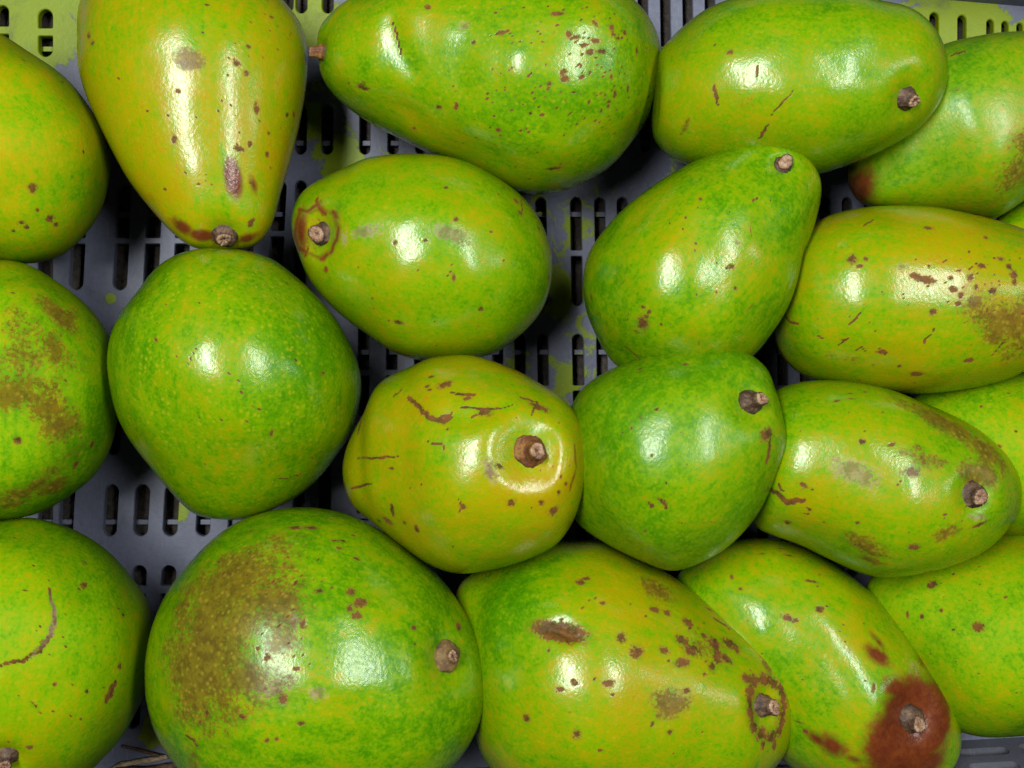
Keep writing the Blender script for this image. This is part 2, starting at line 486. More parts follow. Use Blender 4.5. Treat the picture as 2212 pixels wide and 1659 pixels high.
# ------------------------------------------------------------------ avocado builder
NS, NP = 210, 190
def catmull(pts, n=24):
    p = np.array(pts, float)
    out = []
    N = len(p)
    for i in range(N):
        p0, p1, p2, p3 = p[(i - 1) % N], p[i], p[(i + 1) % N], p[(i + 2) % N]
        # centripetal parametrisation keeps uneven spacing from overshooting
        t01 = np.linalg.norm(p1 - p0) ** 0.5
        t12 = np.linalg.norm(p2 - p1) ** 0.5
        t23 = np.linalg.norm(p3 - p2) ** 0.5
        m1 = (p2 - p1 + t12 * ((p1 - p0) / t01 - (p2 - p0) / (t01 + t12)))
        m2 = (p2 - p1 + t12 * ((p3 - p2) / t23 - (p3 - p1) / (t12 + t23)))
        for k in range(n):
            t = k / n
            out.append((2 * t ** 3 - 3 * t ** 2 + 1) * p1 + (t ** 3 - 2 * t ** 2 + t) * m1 + (-2 * t ** 3 + 3 * t ** 2) * p2 + (t ** 3 - t ** 2) * m2)
    return np.array(out)
def resample_closed(p, n):
    q = np.vstack([p, p[:1]])
    d = np.r_[0, np.cumsum(np.linalg.norm(np.diff(q, axis=0), axis=1))]
    s = np.linspace(0, d[-1], n, endpoint=False)
    return np.c_[np.interp(s, d, q[:, 0]), np.interp(s, d, q[:, 1])]
def smooth_closed(p, sigma):
    n = len(p)
    f = np.fft.fft(p[:, 0] + 1j * p[:, 1])
    k = np.fft.fftfreq(n) * n
    f *= np.exp(-0.5 * (k * sigma) ** 2)
    r = np.fft.ifft(f)
    return np.c_[r.real, r.imag]

def grid_normals(V):
    ds = np.gradient(V, axis=0)
    dp = np.roll(V, -1, axis=1) - np.roll(V, 1, axis=1)
    n = np.cross(ds, dp)
    n[0] = n[1]
    n[-1] = n[-2]
    n /= np.linalg.norm(n, axis=2, keepdims=True) + 1e-12
    return n

class Fruit:
    def __init__(self, key, pts, blossom, stem_end, z, kz=0.96, tilt=0.0, seed=1, lump=1.0, smooth=0.022):
        self.key, self.z = key, z
        rng = np.random.RandomState(seed)
        self.rng = rng
        k = pxs(z)
        self.k = k
        c = resample_closed(catmull(pts), 480)
        c = smooth_closed(c, smooth)
        xy = np.c_[(c[:, 0] - 1106.0) * k, (829.5 - c[:, 1]) * k]
        a = np.array([(stem_end[0] - blossom[0]), -(stem_end[1] - blossom[1])], float)
        a /= np.linalg.norm(a)
        b = np.array([-a[1], a[0]])
        s, q = xy @ a, xy @ b
        s0, s1 = s.min(), s.max()
        L = s1 - s0
        th = np.linspace(0, math.pi, NS)
        sg = s0 + L * (1 - np.cos(th)) / 2
        eps = L * 2e-5
        sg[0] += eps
        sg[-1] -= eps
        A, B = s, np.roll(s, -1)
        qA, qB = q, np.roll(q, -1)
        qmin, qmax = np.zeros(NS), np.zeros(NS)
        for i, sv in enumerate(sg):
            m = (A - sv) * (B - sv) <= 0
            t = np.where(np.abs(B - A) > 1e-12, (sv - A) / (B - A + 1e-15), 0.5)
            qq = (qA + np.clip(t, 0, 1) * (qB - qA))[m]
            qmin[i], qmax[i] = qq.min(), qq.max()
        cq, w = (qmin + qmax) / 2, (qmax - qmin) / 2
        w[0] *= 0.0
        w[-1] *= 0.0
        # angles: denser on the upper side
        t = np.linspace(0, 1, 4001)
        ph = -math.pi / 2 + 2 * math.pi * t
        dens = 1 + 0.55 * np.sin(ph)
        cum = np.r_[0, np.cumsum(0.5 * (dens[1:] + dens[:-1]))]
        cum /= cum[-1]
        phi = np.interp(np.linspace(0, 1, NP, endpoint=False), cum, ph)
        sm = (s0 + s1) / 2
        zc = z + tilt * (sg - sm) / (L / 2)
        S = np.repeat(sg[:, None], NP, 1)
        Q = cq[:, None] + w[:, None] * np.cos(phi)[None, :]
        Z = zc[:, None] + kz * w[:, None] * np.sin(phi)[None, :]
        V = np.stack([S, Q, Z], 2)
        self.a, self.b = a, b
        # low undulations of the skin
        N = grid_normals(V)
        d = np.zeros((NS, NP))
        for wl, am in ((0.055, 0.00050), (0.030, 0.00022), (0.014, 0.00006)):
            for _ in range(6):
                kv = rng.normal(size=3)
                kv *= 2 * math.pi / wl / np.linalg.norm(kv)
                d += am * lump * np.sin(V @ kv + rng.uniform(0, 6.28)) / 2.0
        top = np.clip(np.abs(N[:, :, 2]) * 1.6, 0, 1)      # outlines stay as they are
        fade = np.clip(np.minimum(np.arange(NS), NS - 1 - np.arange(NS)) / 12.0, 0, 1)[:, None]
        V = V + N * (d * top * fade)[:, :, None]
        self.V = V
        self.upd()
        for nm in ('russet', 'scar', 'rot', 'scuff'):
            setattr(self, nm, np.zeros((NS, NP)))
        self.tone = np.zeros((NS, NP))
        self.stems = []

    def world(self, X=None):
        X = self.V if X is None else X
        out = np.empty_like(X)
        out[..., 0] = X[..., 0] * self.a[0] + X[..., 1] * self.b[0]
        out[..., 1] = X[..., 0] * self.a[1] + X[..., 1] * self.b[1]
        out[..., 2] = X[..., 2]
        return out
    def upd(self):
        self.N = grid_normals(self.V)
        W = self.world()
        NW = self.world(self.N)
        kk = 2 * (H - W[..., 2]) * TAN / 2212.0
        self.U = 1106.0 + W[..., 0] / kk
        self.Vv = 829.5 - W[..., 1] / kk
        view = np.array([0, 0, H]) - W
        view /= np.linalg.norm(view, axis=2, keepdims=True)
        if (NW * view).sum(2)[NS // 2].max() < 0 or NW[NS // 2, :, 2][np.argmax(W[NS // 2, :, 2])] < 0:
            self.N = -self.N
            NW = -NW
        self.front = (NW * view).sum(2)
    def at(self, u, v):
        d = (self.U - u) ** 2 + (self.Vv - v) ** 2 + np.where(self.front > 0.02, 0, 1e9)
        i = np.unravel_index(np.argmin(d), d.shape)
        return self.V[i].copy(), self.N[i].copy()
    def frame(self, n, ang):
        # image direction at angle ang (degrees, clockwise from +u in layout) put on the tangent plane
        du, dv = math.cos(math.radians(ang)), math.sin(math.radians(ang))
        w = np.array([du, -dv, 0.0])
        l = np.array([w[:2] @ self.a, w[:2] @ self.b, 0.0])
        t = l - n * (l @ n)
        t /= np.linalg.norm(t) + 1e-9
        return t, np.cross(n, t)
    def spot(self, field, u, v, r, r2=None, ang=0.0, s=1.0, soft=1.0):
        p, n = self.at(u, v)
        r2 = r if r2 is None else r2
        t, bt = self.frame(n, ang)
        D = self.V - p
        k = self.k
        x, y, h = D @ t, D @ bt, D @ n
        d = np.sqrt((x / (r * k)) ** 2 + (y / (r2 * k)) ** 2 + (h / (1.6 * max(r, r2) * k)) ** 2)
        f = np.clip(1 - 0.5 * d ** soft, 0, 1) * s
        A = getattr(self, field)
        if field == 'tone':
            A += s * np.exp(-d ** 2)
        else:
            np.maximum(A, f, out=A)
    def line(self, field, pts, w, s=1.0, jitter=0.0):
        P3 = []
        for i in range(len(pts) - 1):
            for t in np.linspace(0, 1, 5)[:-1]:
                P3.append((pts[i][0] + t * (pts[i + 1][0] - pts[i][0]), pts[i][1] + t * (pts[i + 1][1] - pts[i][1])))
        P3.append(pts[-1])
        Q = np.array([self.at(*p)[0] for p in P3])
        best = np.full((NS, NP), 1e9)
        M = len(Q) - 1
        for i in range(M):
            a, b = Q[i], Q[i + 1]
            ab = b - a
            l2 = ab @ ab + 1e-12
            D = self.V - a
            t = np.clip((D @ ab) / l2, 0, 1)
            dist = np.linalg.norm(D - t[..., None] * ab, axis=2)
            f = (i + t) / M
            wd = 0.5 * w * self.k * (0.45 + 0.75 * np.sin(math.pi * np.clip(0.12 + 0.76 * f, 0, 1)))
            best = np.minimum(best, dist / np.maximum(wd, 0.00022))
        A = getattr(self, field)
        np.maximum(A, np.clip(1 - 0.5 * best, 0, 1) * s, out=A)
    def dent(self, u, v, r, depth, ring=0.0, ring_r=1.7, ring_w=0.6, p=None, n=None):
        if p is None:
            p, n = self.at(u, v)
        D = self.V - p
        d = np.linalg.norm(D, axis=2) / (r * self.k)
        disp = -depth * np.exp(-d ** 2) + ring * np.exp(-((d - ring_r) / ring_w) ** 2)
        self.V = self.V + n * disp[..., None]
        self.upd()
    def crease(self, pts, w, depth):
        Q = np.array([self.at(*p)[0] for p in pts])
        nn = self.at(*pts[len(pts) // 2])[1]
        best = np.full((NS, NP), 1e9)
        for i in range(len(Q) - 1):
            a, b = Q[i], Q[i + 1]
            ab = b - a
            t = np.clip(((self.V - a) @ ab) / (ab @ ab), 0, 1)
            best = np.minimum(best, np.linalg.norm(self.V - a - t[..., None] * ab, axis=2))
        self.V = self.V - nn * (depth * np.exp(-(best / (w * self.k)) ** 2))[..., None]
        self.upd()
    def random_spots(self, n, box, rmin, rmax, field='scar', s=1.0):
        for _ in range(n):
            u = self.rng.uniform(box[0], box[2])
            v = self.rng.uniform(box[1], box[3])
            d = (self.U - u) ** 2 + (self.Vv - v) ** 2 + np.where(self.front > 0.05, 0, 1e9)
            if d.min() > 100: continue
            r = rmin + (rmax - rmin) * self.rng.rand() ** 2
            self.spot(field, u, v, r, r * self.rng.uniform(0.35, 1.0), self.rng.uniform(0, 180), s * self.rng.uniform(0.55, 1.0))
    def stem(self, u, v, rc, rp, hp, lean=(0, 0), mat=None, dimple=(1.55, 0.0035), ring=0.0, rot=0.0, collar_h=0.0022, up=0.0, sink=0.0, drop=0.0):
        p, n = self.at(u, v)
        if drop:
            p = p - np.array([0, 0, drop])
            n = n * np.array([1, 1, 0.0])
            n /= np.linalg.norm(n)
        n = n + np.array([0, 0, up])
        n /= np.linalg.norm(n)
        self.dent(u, v, rc * dimple[0], dimple[1], ring, p=p, n=n)
        # the skin closes dark round the stem
        self.stems.append(dict(p=p - n * (dimple[1] * 1.0 + sink + 0.0006), n=n, rc=rc * 0.95 * self.k, rp=rp * 0.98 * self.k, hp=hp * 0.58, lean=lean, mat=mat or MAT_STEM, ch=collar_h))
    def build(self, label, group, mat):
        W = self.V.reshape(-1, 3)
        zmin = W[:, 2].min()
        ctr = np.array([W[:, 0].mean(), W[:, 1].mean(), zmin])
        wc = self.world(ctr[None])[0]
        rz = math.atan2(self.a[1], self.a[0])
        Lc = W - ctr
        # merge the two poles
        n_mid = (NS - 2) * NP
        body = Lc.reshape(NS, NP, 3)
        verts = np.vstack([body[0].mean(0)[None], body[1:-1].reshape(-1, 3), body[-1].mean(0)[None]])
        fl, starts, totals = [], [], []
        I = 1 + np.arange(n_mid).reshape(NS - 2, NP)
        J = np.roll(I, -1, axis=1)
        quads = np.stack([I[:-1], I[1:], J[1:], J[:-1]], -1).reshape(-1, 4)
        t0 = np.stack([np.zeros(NP, int), I[0], J[0]], -1)
        t1 = np.stack([np.full(NP, n_mid + 1), J[-1], I[-1]], -1)
        me = bpy.data.meshes.new('skin')
        nv = len(verts)
        loops = np.concatenate([quads.ravel(), t0.ravel(), t1.ravel()])
        ltot = np.concatenate([np.full(len(quads), 4), np.full(len(t0) * 2, 3)])
        # outward winding
        va, vb, vc = verts[quads[len(quads) // 2][0]], verts[quads[len(quads) // 2][1]], verts[quads[len(quads) // 2][3]]
        mid = verts.mean(0)
        if np.cross(vb - va, vc - va) @ (va - mid) < 0:
            loops = np.concatenate([quads[:, ::-1].ravel(), t0[:, ::-1].ravel(), t1[:, ::-1].ravel()])
        me.vertices.add(nv)
        me.vertices.foreach_set('co', verts.astype(np.float32).ravel())
        me.loops.add(len(loops))
        me.loops.foreach_set('vertex_index', loops.astype(np.int32))
        me.polygons.add(len(ltot))
        me.polygons.foreach_set('loop_start', np.r_[0, np.cumsum(ltot)[:-1]].astype(np.int32))
        me.polygons.foreach_set('loop_total', ltot.astype(np.int32))
        me.update(calc_edges=True)
        me.validate()
        me.shade_smooth()
        for nm in ('russet', 'scar', 'rot', 'scuff', 'tone'):
            A = getattr(self, nm)
            dat = np.concatenate([[A[0].mean()], A[1:-1].ravel(), [A[-1].mean()]]).astype(np.float32)
            at = me.attributes.new(nm, 'FLOAT', 'POINT')
            at.data.foreach_set('value', dat)
        me.materials.append(mat)
        if not self.stems:
            o = bpy.data.objects.new('avocado', me)
            C.objects.link(o)
            root = o
        else:
            root = bpy.data.objects.new('avocado', None)
            root.empty_display_size = 0.02
            C.objects.link(root)
            o = bpy.data.objects.new('skin', me)
            C.objects.link(o)
            o.parent = root
        root.location = wc
        root.rotation_euler = (0, 0, rz)
        tag(root, label, 'avocado', group)
        for st in self.stems:
            make_stem(st, ctr, root, self)
        return root

def make_stem(st, ctr, root, fr):
    rng = fr.rng
    n = st['n'] / np.linalg.norm(st['n'])
    lw = np.array([st['lean'][0], -st['lean'][1], 0.0])
    ll = np.array([lw[:2] @ fr.a, lw[:2] @ fr.b, 0.0])
    ax = n + ll
    ax /= np.linalg.norm(ax)
    t = np.cross(n, [0, 0, 1.0]) if abs(n[2]) < 0.95 else np.cross(n, [1.0, 0, 0])
    t /= np.linalg.norm(t)
    bt = np.cross(n, t)
    base = st['p'] - ctr
    rc, rp, hp, ch = st['rc'], st['rp'], st['hp'], st['ch']
    NA = 40
    ang = np.linspace(0, 2 * math.pi, NA, endpoint=False)
    j1 = 1 + 0.05 * np.sin(2 * ang + rng.uniform(0, 6)) + 0.04 * np.sin(5 * ang + rng.uniform(0, 6)) + 0.025 * rng.normal(size=NA)
    j2 = 1 + 0.08 * np.sin(2 * ang + rng.uniform(0, 6)) + 0.05 * np.sin(3 * ang + rng.uniform(0, 6)) + 0.05 * rng.normal(size=NA)
    prof = [(rc * 0.96, -0.003, 0, 1), (rc * 1.0, ch * 0.35, 0, 1), (rc * 0.97, ch * 0.75, 0, 1), (rc * 0.86, ch * 1.0, 0, 1),
            ((rc * 0.62 + rp * 0.38), ch * 1.15, 0.15, 0.7), (rp * 1.22, ch * 1.35, 0.5, 0.3), (rp * 1.04, ch * 1.5 + hp * 0.25, 1, 0),
            (rp * 0.97, ch * 1.5 + hp * 0.6, 1, 0), (rp * 1.03, ch * 1.5 + hp * 0.92, 1, 0), (rp * 0.93, ch * 1.5 + hp, 1, 0)]
    cut, cut_a = rng.uniform(0.05, 0.5), rng.uniform(0, 6.28)
    verts, faces = [], []
    for (r, h, wx, wj) in prof:
        jj = wj * j1 + (1 - wj) * j2
        cen = base + (n * (1 - wx) + ax * wx) * h
        hj = 0.05 * rp * rng.normal(size=NA) + (cut * np.cos(ang - cut_a) * rp * max(0.0, (h - ch * 1.5) / hp) if wx == 1 else 0.0)
        for i, a_ in enumerate(ang):
            verts.append(cen + (t * math.cos(a_) + bt * math.sin(a_)) * r * jj[i] + n * (hj[i] if wx > 0 else 0.6 * hj[i]))
    R = len(prof)
    for i in range(R - 1):
        for k in range(NA):
            k2 = (k + 1) % NA
            faces.append((i * NA + k, i * NA + k2, (i + 1) * NA + k2, (i + 1) * NA + k))
    so = mesh_obj('stem', verts, faces, st['mat'], root)
    # cut face of the peg: rough, with a pith hole
    tv, tf = [], []
    last = verts[-NA:]
    cen = np.mean(last, axis=0)
    for ring, (fr_, hh) in enumerate(((0.99, -0.0002), (0.8, 0.0006), (0.5, 0.0003), (0.24, -0.0001), (0.1, -0.0012))):
        for i in range(NA):
            tv.append(cen + (np.array(last[i]) - cen) * fr_ + ax * (hh + 0.00035 * rng.normal() * (ring > 0)))
    tv.append(cen - ax * 0.0016)
    for i in range(4):
        for k in range(NA):
            k2 = (k + 1) % NA
            tf.append((i * NA + k, i * NA + k2, (i + 1) * NA + k2, (i + 1) * NA + k))
    for k in range(NA):
        tf.append((4 * NA + k, 4 * NA + (k + 1) % NA, 5 * NA))
    mesh_obj('cut_face', tv, tf, MAT_TIP, so)

GROUP = 'avocados in the crate'
def spots(f, lst, field='scar'):
    for e in lst:
        f.spot(field, *e)

# --- cropped fruit at the top left edge
f = Fruit('A1', [(-90, 45), (0, 73), (58, 109), (137, 164), (191, 232), (222, 290), (228, 345), (219, 403), (191, 478), (147, 533), (96, 560), (20, 567), (-60, 535),
                 (-140, 450), (-190, 310), (-190, 160), (-150, 75)], (60, 500), (-80, 80), 0.055, seed=11)
spots(f, [(70, 407, 9), (108, 472, 8), (121, 485, 5), (46, 482, 7, 4), (58, 492, 5), (81, 456, 4), (181, 330, 3, 5), (50, 131, 5, 3), (137, 178, 3, 6), (30, 500, 4)])
f.spot('tone', 40, 270, 110, 140, 0, 0.12)
f.build('olive green avocado cropped by the left edge, topmost in the left column, few dark specks', GROUP, skin_material(1, 0.13, 0.25, 0.010, dull=0.34))

# --- big yellow fruit, stem down
f = Fruit('A2', [(167, 0), (165, 103), (174, 164), (191, 212), (219, 270), (260, 345), (301, 410), (349, 468), (393, 513), (431, 540), (480, 549), (533, 544), (567, 533),
                 (595, 496), (612, 427), (632, 342), (649, 256), (660, 171), (660, 103), (649, 51), (615, 0), (560, -60), (480, -100), (390, -112), (290, -95), (215, -55)],
          (410, -100), (482, 545), 0.056, seed=12, tilt=0.013, kz=0.78, lump=0.5, smooth=0.014)
spots(f, [(385, 198, 5), (376, 304, 6, 9), (514, 137, 7), (535, 155, 6), (538, 99, 5), (554, 236, 6, 10), (542, 313, 5, 6), (516, 320, 10, 6, 15), (577, 331, 5), (636, 246, 5, 7),
          (620, 248, 5), (191, 80, 6, 9), (586, 36, 4), (543, 482, 6, 11, 30), (444, 12, 3), (256, 171, 3), (355, 408, 4), (361, 251, 3), (581, 290, 4), (199, 95, 6), (436, 70, 3),
          (320, 240, 3), (470, 240, 3), (430, 395, 3), (400, 372, 3)])
f.random_spots(36, (420, 0, 650, 420), 1.0, 2.8)
f.spot('russet', 412, 126, 24, 17, 15, 1.6)
f.spot('rot', 502, 383, 17, 40, -8, 1.0)
f.spot('rot', 547, 402, 12, 27, -12, 0.62)
for e in [(393, 492, 36, 20, 40, 0.75), (437, 515, 34, 16, 15, 0.85), (533, 520, 28, 16, -10, 0.8), (480, 500, 40, 12, 0, 0.5), (330, 430, 25, 40, -35, 0.42)]:
    f.spot('rot', *e)
for e in [(350, 180, 60, 160, 0, 0.10), (580, 200, 60, 200, 0, 0.12), (480, 60, 60, 60, 0, -0.12), (500, 440, 50, 40, 0, -0.10)]:
    f.spot('tone', *e)
f.stem(484, 520, 29, 16, 0.0022, (0.0, 0.1), dimple=(1.6, 0.0055), up=0.3)
f.build('large yellow avocado pointing its stem down, leaning on the round green one below', GROUP, skin_material(2, 0.26, 0.2, 0.025))

# --- pear shaped fruit along the top, stem left
f = Fruit('A3', [(765, 0), (729, 22), (696, 55), (686, 84), (685, 128), (696, 168), (721, 205), (765, 242), (805, 267), (868, 300), (923, 326), (990, 352), (1055, 384), (1110, 408),
                 (1161, 417), (1216, 410), (1271, 388), (1318, 359), (1362, 311), (1399, 256), (1421, 190), (1426, 128), (1421, 84), (1395, 40), (1358, 4), (1300, -35), (1200, -60),
                 (1080, -62), (950, -50), (850, -28)], (1400, 170), (690, 105), 0.053, seed=13, lump=1.5, smooth=0.012)
f.crease([(848, 46), (860, 90), (886, 150)], 24, 0.0012)
f.line('scar', [(849, 48), (856, 72), (862, 95), (866, 116)], 4)
spots(f, [(783, 190, 14, 6, 12), (754, 181, 3), (946, 231, 6), (985, 227, 5, 7), (1194, 366, 17, 5, -8), (926, 16, 6), (1082, 70, 8, 6), (1205, 29, 14, 5), (897, 276, 4), (1020, 92, 5),
          (1078, 280, 5), (1145, 245, 4), (1240, 200, 6, 3), (1260, 165, 7, 4)])
f.spot('scuff', 1003, 57, 14, 11, 0, 1.0)
f.random_spots(110, (1060, 10, 1425, 300), 1.3, 4.6)
f.random_spots(60, (1250, 20, 1420, 260), 2.0, 6.0)
for e in [(1245, 82, 8, 5), (1262, 95, 11, 4), (1285, 88, 9, 5), (1300, 110, 12, 4, -10), (1275, 112, 6), (1335, 82, 7, 4), (1320, 60, 6), (1230, 75, 5, 8), (1350, 70, 5), (1285, 50, 8, 4, 40),
          (1222, 172, 8, 6), (1185, 180, 6, 5), (1215, 152, 8, 5), (1330, 205, 4, 9), (1355, 190, 4, 9), (1375, 110, 4, 9)]:
    f.spot('scar', *e)
f.random_spots(50, (940, 160, 1420, 400), 1.2, 3.0)
for e in [(900, 40, 110, 50, 0, 0.14), (1180, 230, 130, 60, 0, -0.10), (700, 120, 25, 60, 0, -0.18), (870, 250, 110, 40, 30, 0.08), (1390, 150, 40, 120, 0, -0.02)]:
    f.spot('tone', *e)
f.stem(687, 112, 20, 13, 0.0060, (0, 0), MAT_STEM_O, dimple=(1.4, 0.003))
f.build('long pear-shaped avocado at the top centre, stem at left, brown flecks on its fat end', GROUP, skin_material(3, 0.02, 0.75, 0.015))

# --- top right oval
f = Fruit('A4', [(1426, 109), (1440, 90), (1479, 51), (1518, 23), (1568, 2), (1650, -14), (1740, -14), (1818, -4), (1876, 12), (1934, 27), (1973, 51), (2008, 90), (2028, 136), (2031, 175),
                 (2020, 222), (1993, 265), (1958, 296), (1895, 331), (1818, 362), (1767, 376), (1680, 380), (1580, 368), (1486, 347), (1447, 327), (1418, 288), (1416, 234), (1420, 170)],
          (1420, 190), (2010, 200), 0.072, seed=14, tilt=0.006)
f.line('scar', [(1541, 183), (1546, 205), (1551, 227)], 6)
f.line('scar', [(1714, 198), (1692, 222), (1669, 246)], 3.5, 0.85)
f.line('scar', [(1658, 271), (1650, 284), (1642, 298)], 5)
f.line('scar', [(1634, 144), (1636, 164)], 4)
spots(f, [(1578, 113, 6, 5), (1543, 96, 3)])
f.spot('russet', 1623, 226, 24, 18, 20, 0.42)
f.line('russet', [(1470, 290), (1490, 255)], 12, 0.5)
for e in [(1650, 250, 110, 60, 0, 0.10), (1460, 150, 50, 100, 0, 0.06), (1700, 20, 200, 40, 0, -0.10), (1850, 100, 60, 40, 0, -0.05), (1800, 300, 100, 30, -15, 0.05)]:
    f.spot('tone', *e)
f.stem(1967, 215, 27, 14, 0.004, (0.25, 0.2), dimple=(1.5, 0.0032), up=0.25)
f.build('oval avocado in the top right lying on another, stem at its lower right end', GROUP, skin_material(4, 0.03, 0.3, 0.006))

# --- fruit under it at the right edge
f = Fruit('A5', [(1833, 374), (1850, 310), (1895, 220), (1950, 150), (2020, 105), (2071, 90), (2129, 78), (2212, 74), (2290, 85), (2360, 130), (2390, 210), (2370, 300), (2300, 380), (2212, 432),
                 (2168, 462), (2133, 478), (2090, 475), (2028, 464), (1934, 454), (1872, 440), (1845, 412)], (1850, 400), (2330, 140), 0.046, seed=15, smooth=0.045)
f.line('scar', [(2086, 111), (2070, 114), (2055, 119)], 5)
f.spot('russet', 2205, 350, 36, 100, 15, 0.75)
f.spot('russet', 2090, 462, 70, 12, 5, 0.72)
f.spot('rot', 1852, 408, 40, 56, 0, 0.85)
f.spot('scar', 1842, 412, 26, 46, 0, 0.55)
f.spot('russet', 1950, 425, 14, 8, 0, 0.5)
f.line('scar', [(2080, 190), (2050, 196)], 6, 0.5)
f.spot('tone', 2100, 200, 120, 80, 0, -0.06)
f.build('avocado at the right edge under the top right oval, with brown bruises at both ends', GROUP, skin_material(5, 0.06, 0.3, 0.007, dull=0.10))

# --- middle fruit, stem left
f = Fruit('A6', [(633, 478), (636, 456), (649, 427), (670, 405), (718, 379), (756, 362), (794, 346), (849, 338), (897, 336), (959, 341), (1014, 355), (1069, 381), (1124, 421), (1161, 465),
                 (1183, 513), (1193, 560), (1190, 613), (1175, 661), (1150, 698), (1109, 736), (1069, 762), (1000, 780), (923, 779), (897, 776), (849, 760), (794, 723), (740, 683), (696, 639),
                 (666, 595), (648, 550), (636, 513)], (1190, 600), (640, 500), 0.056, seed=16, tilt=0.002)
for pts, w in [([(645, 452), (662, 457), (685, 440), (689, 452), (698, 462)], 8), ([(683, 438), (685, 428)], 6), ([(715, 454), (726, 469)], 9), ([(728, 492), (727, 508), (719, 525), (712, 546)], 8),
               ([(704, 551), (691, 560)], 8), ([(702, 578), (704, 585)], 7), ([(648, 455), (640, 485), (637, 510), (645, 535), (655, 541)], 16), ([(663, 536), (657, 555)], 4)]:
    f.line('rot', pts, w * 2.1, 0.62)
    f.line('russet', pts, w * 3.0, 0.6)
f.spot('rot', 648, 497, 26, 52, 0, 0.74)
f.spot('russet', 672, 500, 48, 58, 0, 0.5)
f.line('rot', [(664, 460), (690, 450), (716, 462), (727, 490), (722, 520), (706, 548), (684, 556), (662, 545)], 26, 0.5)
for e in [(690, 470, 40, 30, 0, 0.16), (655, 510, 35, 45, 0, 0.2), (820, 560, 120, 70, 0, 0.08), (1050, 480, 80, 60, 0, 0.14), (1000, 690, 130, 60, 0, -0.08), (1170, 600, 50, 100, 0, -0.10), (900, 390, 150, 30, 0, -0.06)]:
    f.spot('tone', *e)
f.spot('scuff', 789, 500, 32, 11, -8, 1.2)
f.spot('scuff', 976, 508, 36, 15, 18, 1.35)
f.spot('scuff', 742, 515, 12, 16, 0, 0.9)
spots(f, [(855, 522, 5), (919, 520, 5, 4), (987, 474, 5), (963, 406, 5, 4), (1117, 434, 7), (1124, 460, 6), (1164, 494, 5, 7), (1089, 406, 4), (983, 597, 4, 8), (975, 588, 3), (1040, 668, 6, 5),
          (860, 696, 9, 6), (1186, 599, 4, 9), (806, 646, 3), (1060, 500, 3), (1078, 420, 3)])
f.line('scar', [(1126, 421), (1127, 440), (1128, 462)], 3.5)
f.spot('russet', 1062, 560, 22, 30, 20, 0.40)
f.random_spots(20, (760, 560, 1180, 760), 1, 2.5)
f.stem(688, 503, 27, 17, 0.0045, (-0.15, 0.1), dimple=(1.6, 0.0045), up=0.7)
f.build('oval avocado in the middle with a brown ring round its stem at the left end', GROUP, skin_material(6, 0.05, 0.35, 0.007))

# --- pear shaped fruit, stem to the upper right
f = Fruit('A7', [(1592, 312), (1638, 302), (1681, 308), (1720, 337), (1747, 362), (1763, 386), (1769, 409), (1767, 440), (1759, 475), (1743, 526), (1732, 552), (1716, 610), (1693, 672), (1662, 723),
                 (1627, 768), (1570, 808), (1490, 828), (1410, 820), (1333, 789), (1310, 762), (1285, 716), (1267, 668), (1260, 621), (1263, 579), (1274, 542), (1307, 494), (1344, 454), (1401, 408),
                 (1486, 356), (1545, 331)], (1340, 760), (1700, 320), 0.076, seed=17, tilt=0.003, lump=1.5)
f.spot('scar', 1387, 697, 11, 15, 10)
spots(f, [(1389, 665, 7, 3), (1401, 676, 6, 3, -40), (1396, 683, 6, 4), (1580, 578, 7, 5), (1570, 578, 3), (1586, 624, 5, 4), (1514, 429, 4), (1278, 644, 4, 8), (1502, 524, 3), (1430, 700, 3), (1290, 680, 3), (1480, 470, 3)])
f.line('scar', [(1637, 428), (1624, 434)], 4)
f.line('scar', [(1349, 749), (1366, 761), (1382, 775)], 3.5)
f.line('russet', [(1628, 655), (1612, 672)], 8, 0.6)
f.spot('scuff', 1592, 522, 10, 8, 0, 0.9)
f.spot('russet', 1375, 717, 26, 5, 0, 0.55)
f.line('scar', [(1624, 470), (1622, 510)], 2.5, 0.6)
for e in [(1480, 540, 90, 70, -40, 0.14), (1600, 560, 70, 60, 0, 0.08), (1650, 380, 60, 40, 0, -0.12), (1420, 690, 130, 60, 0, -0.10), (1300, 600, 30, 100, 0, -0.10), (1720, 500, 30, 90, 0, -0.08)]:
    f.spot('tone', *e)
f.random_spots(30, (1280, 420, 1740, 780), 1, 2.4)
f.stem(1693, 355, 22, 15, 0.0035, (0.1, -0.1), dimple=(1.3, 0.0014), collar_h=0.0014, up=0.6)
f.build('pear-shaped green avocado right of centre, tapering to a stem at its upper right', GROUP, skin_material(7, -0.01, 0.35, 0.006))

# --- yellow spotted fruit at the right
f = Fruit('A8', [(1763, 479), (1798, 463), (1856, 450), (1934, 446), (2012, 450), (2090, 464), (2168, 483), (2212, 499), (2300, 545), (2345, 610), (2345, 690), (2300, 755), (2212, 799), (2168, 821),
                 (2090, 840), (1993, 850), (1900, 846), (1800, 830), (1740, 812), (1700, 778), (1673, 720), (1670, 650), (1685, 570), (1715, 515)], (1680, 660), (2340, 650), 0.062, seed=18)
spots(f, [(2004, 493, 10, 5), (2131, 514, 5), (1839, 561, 9, 10), (1856, 575, 6, 4), (1870, 561, 5), (1997, 604, 19, 8, 15), (1975, 597, 9, 6), (2121, 574, 9, 6), (2096, 598, 7), (2061, 624, 8, 6),
          (2143, 626, 8), (2192, 610, 6), (2192, 595, 8), (2016, 672, 7), (2069, 656, 8, 4), (1981, 809, 14, 7), (1823, 737, 6, 3), (1905, 760, 8, 4), (1945, 792, 4), (2090, 780, 10, 5), (2160, 560, 8, 5), (2180, 575, 6),
          (2050, 600, 5), (2075, 640, 6), (2110, 620, 5)])
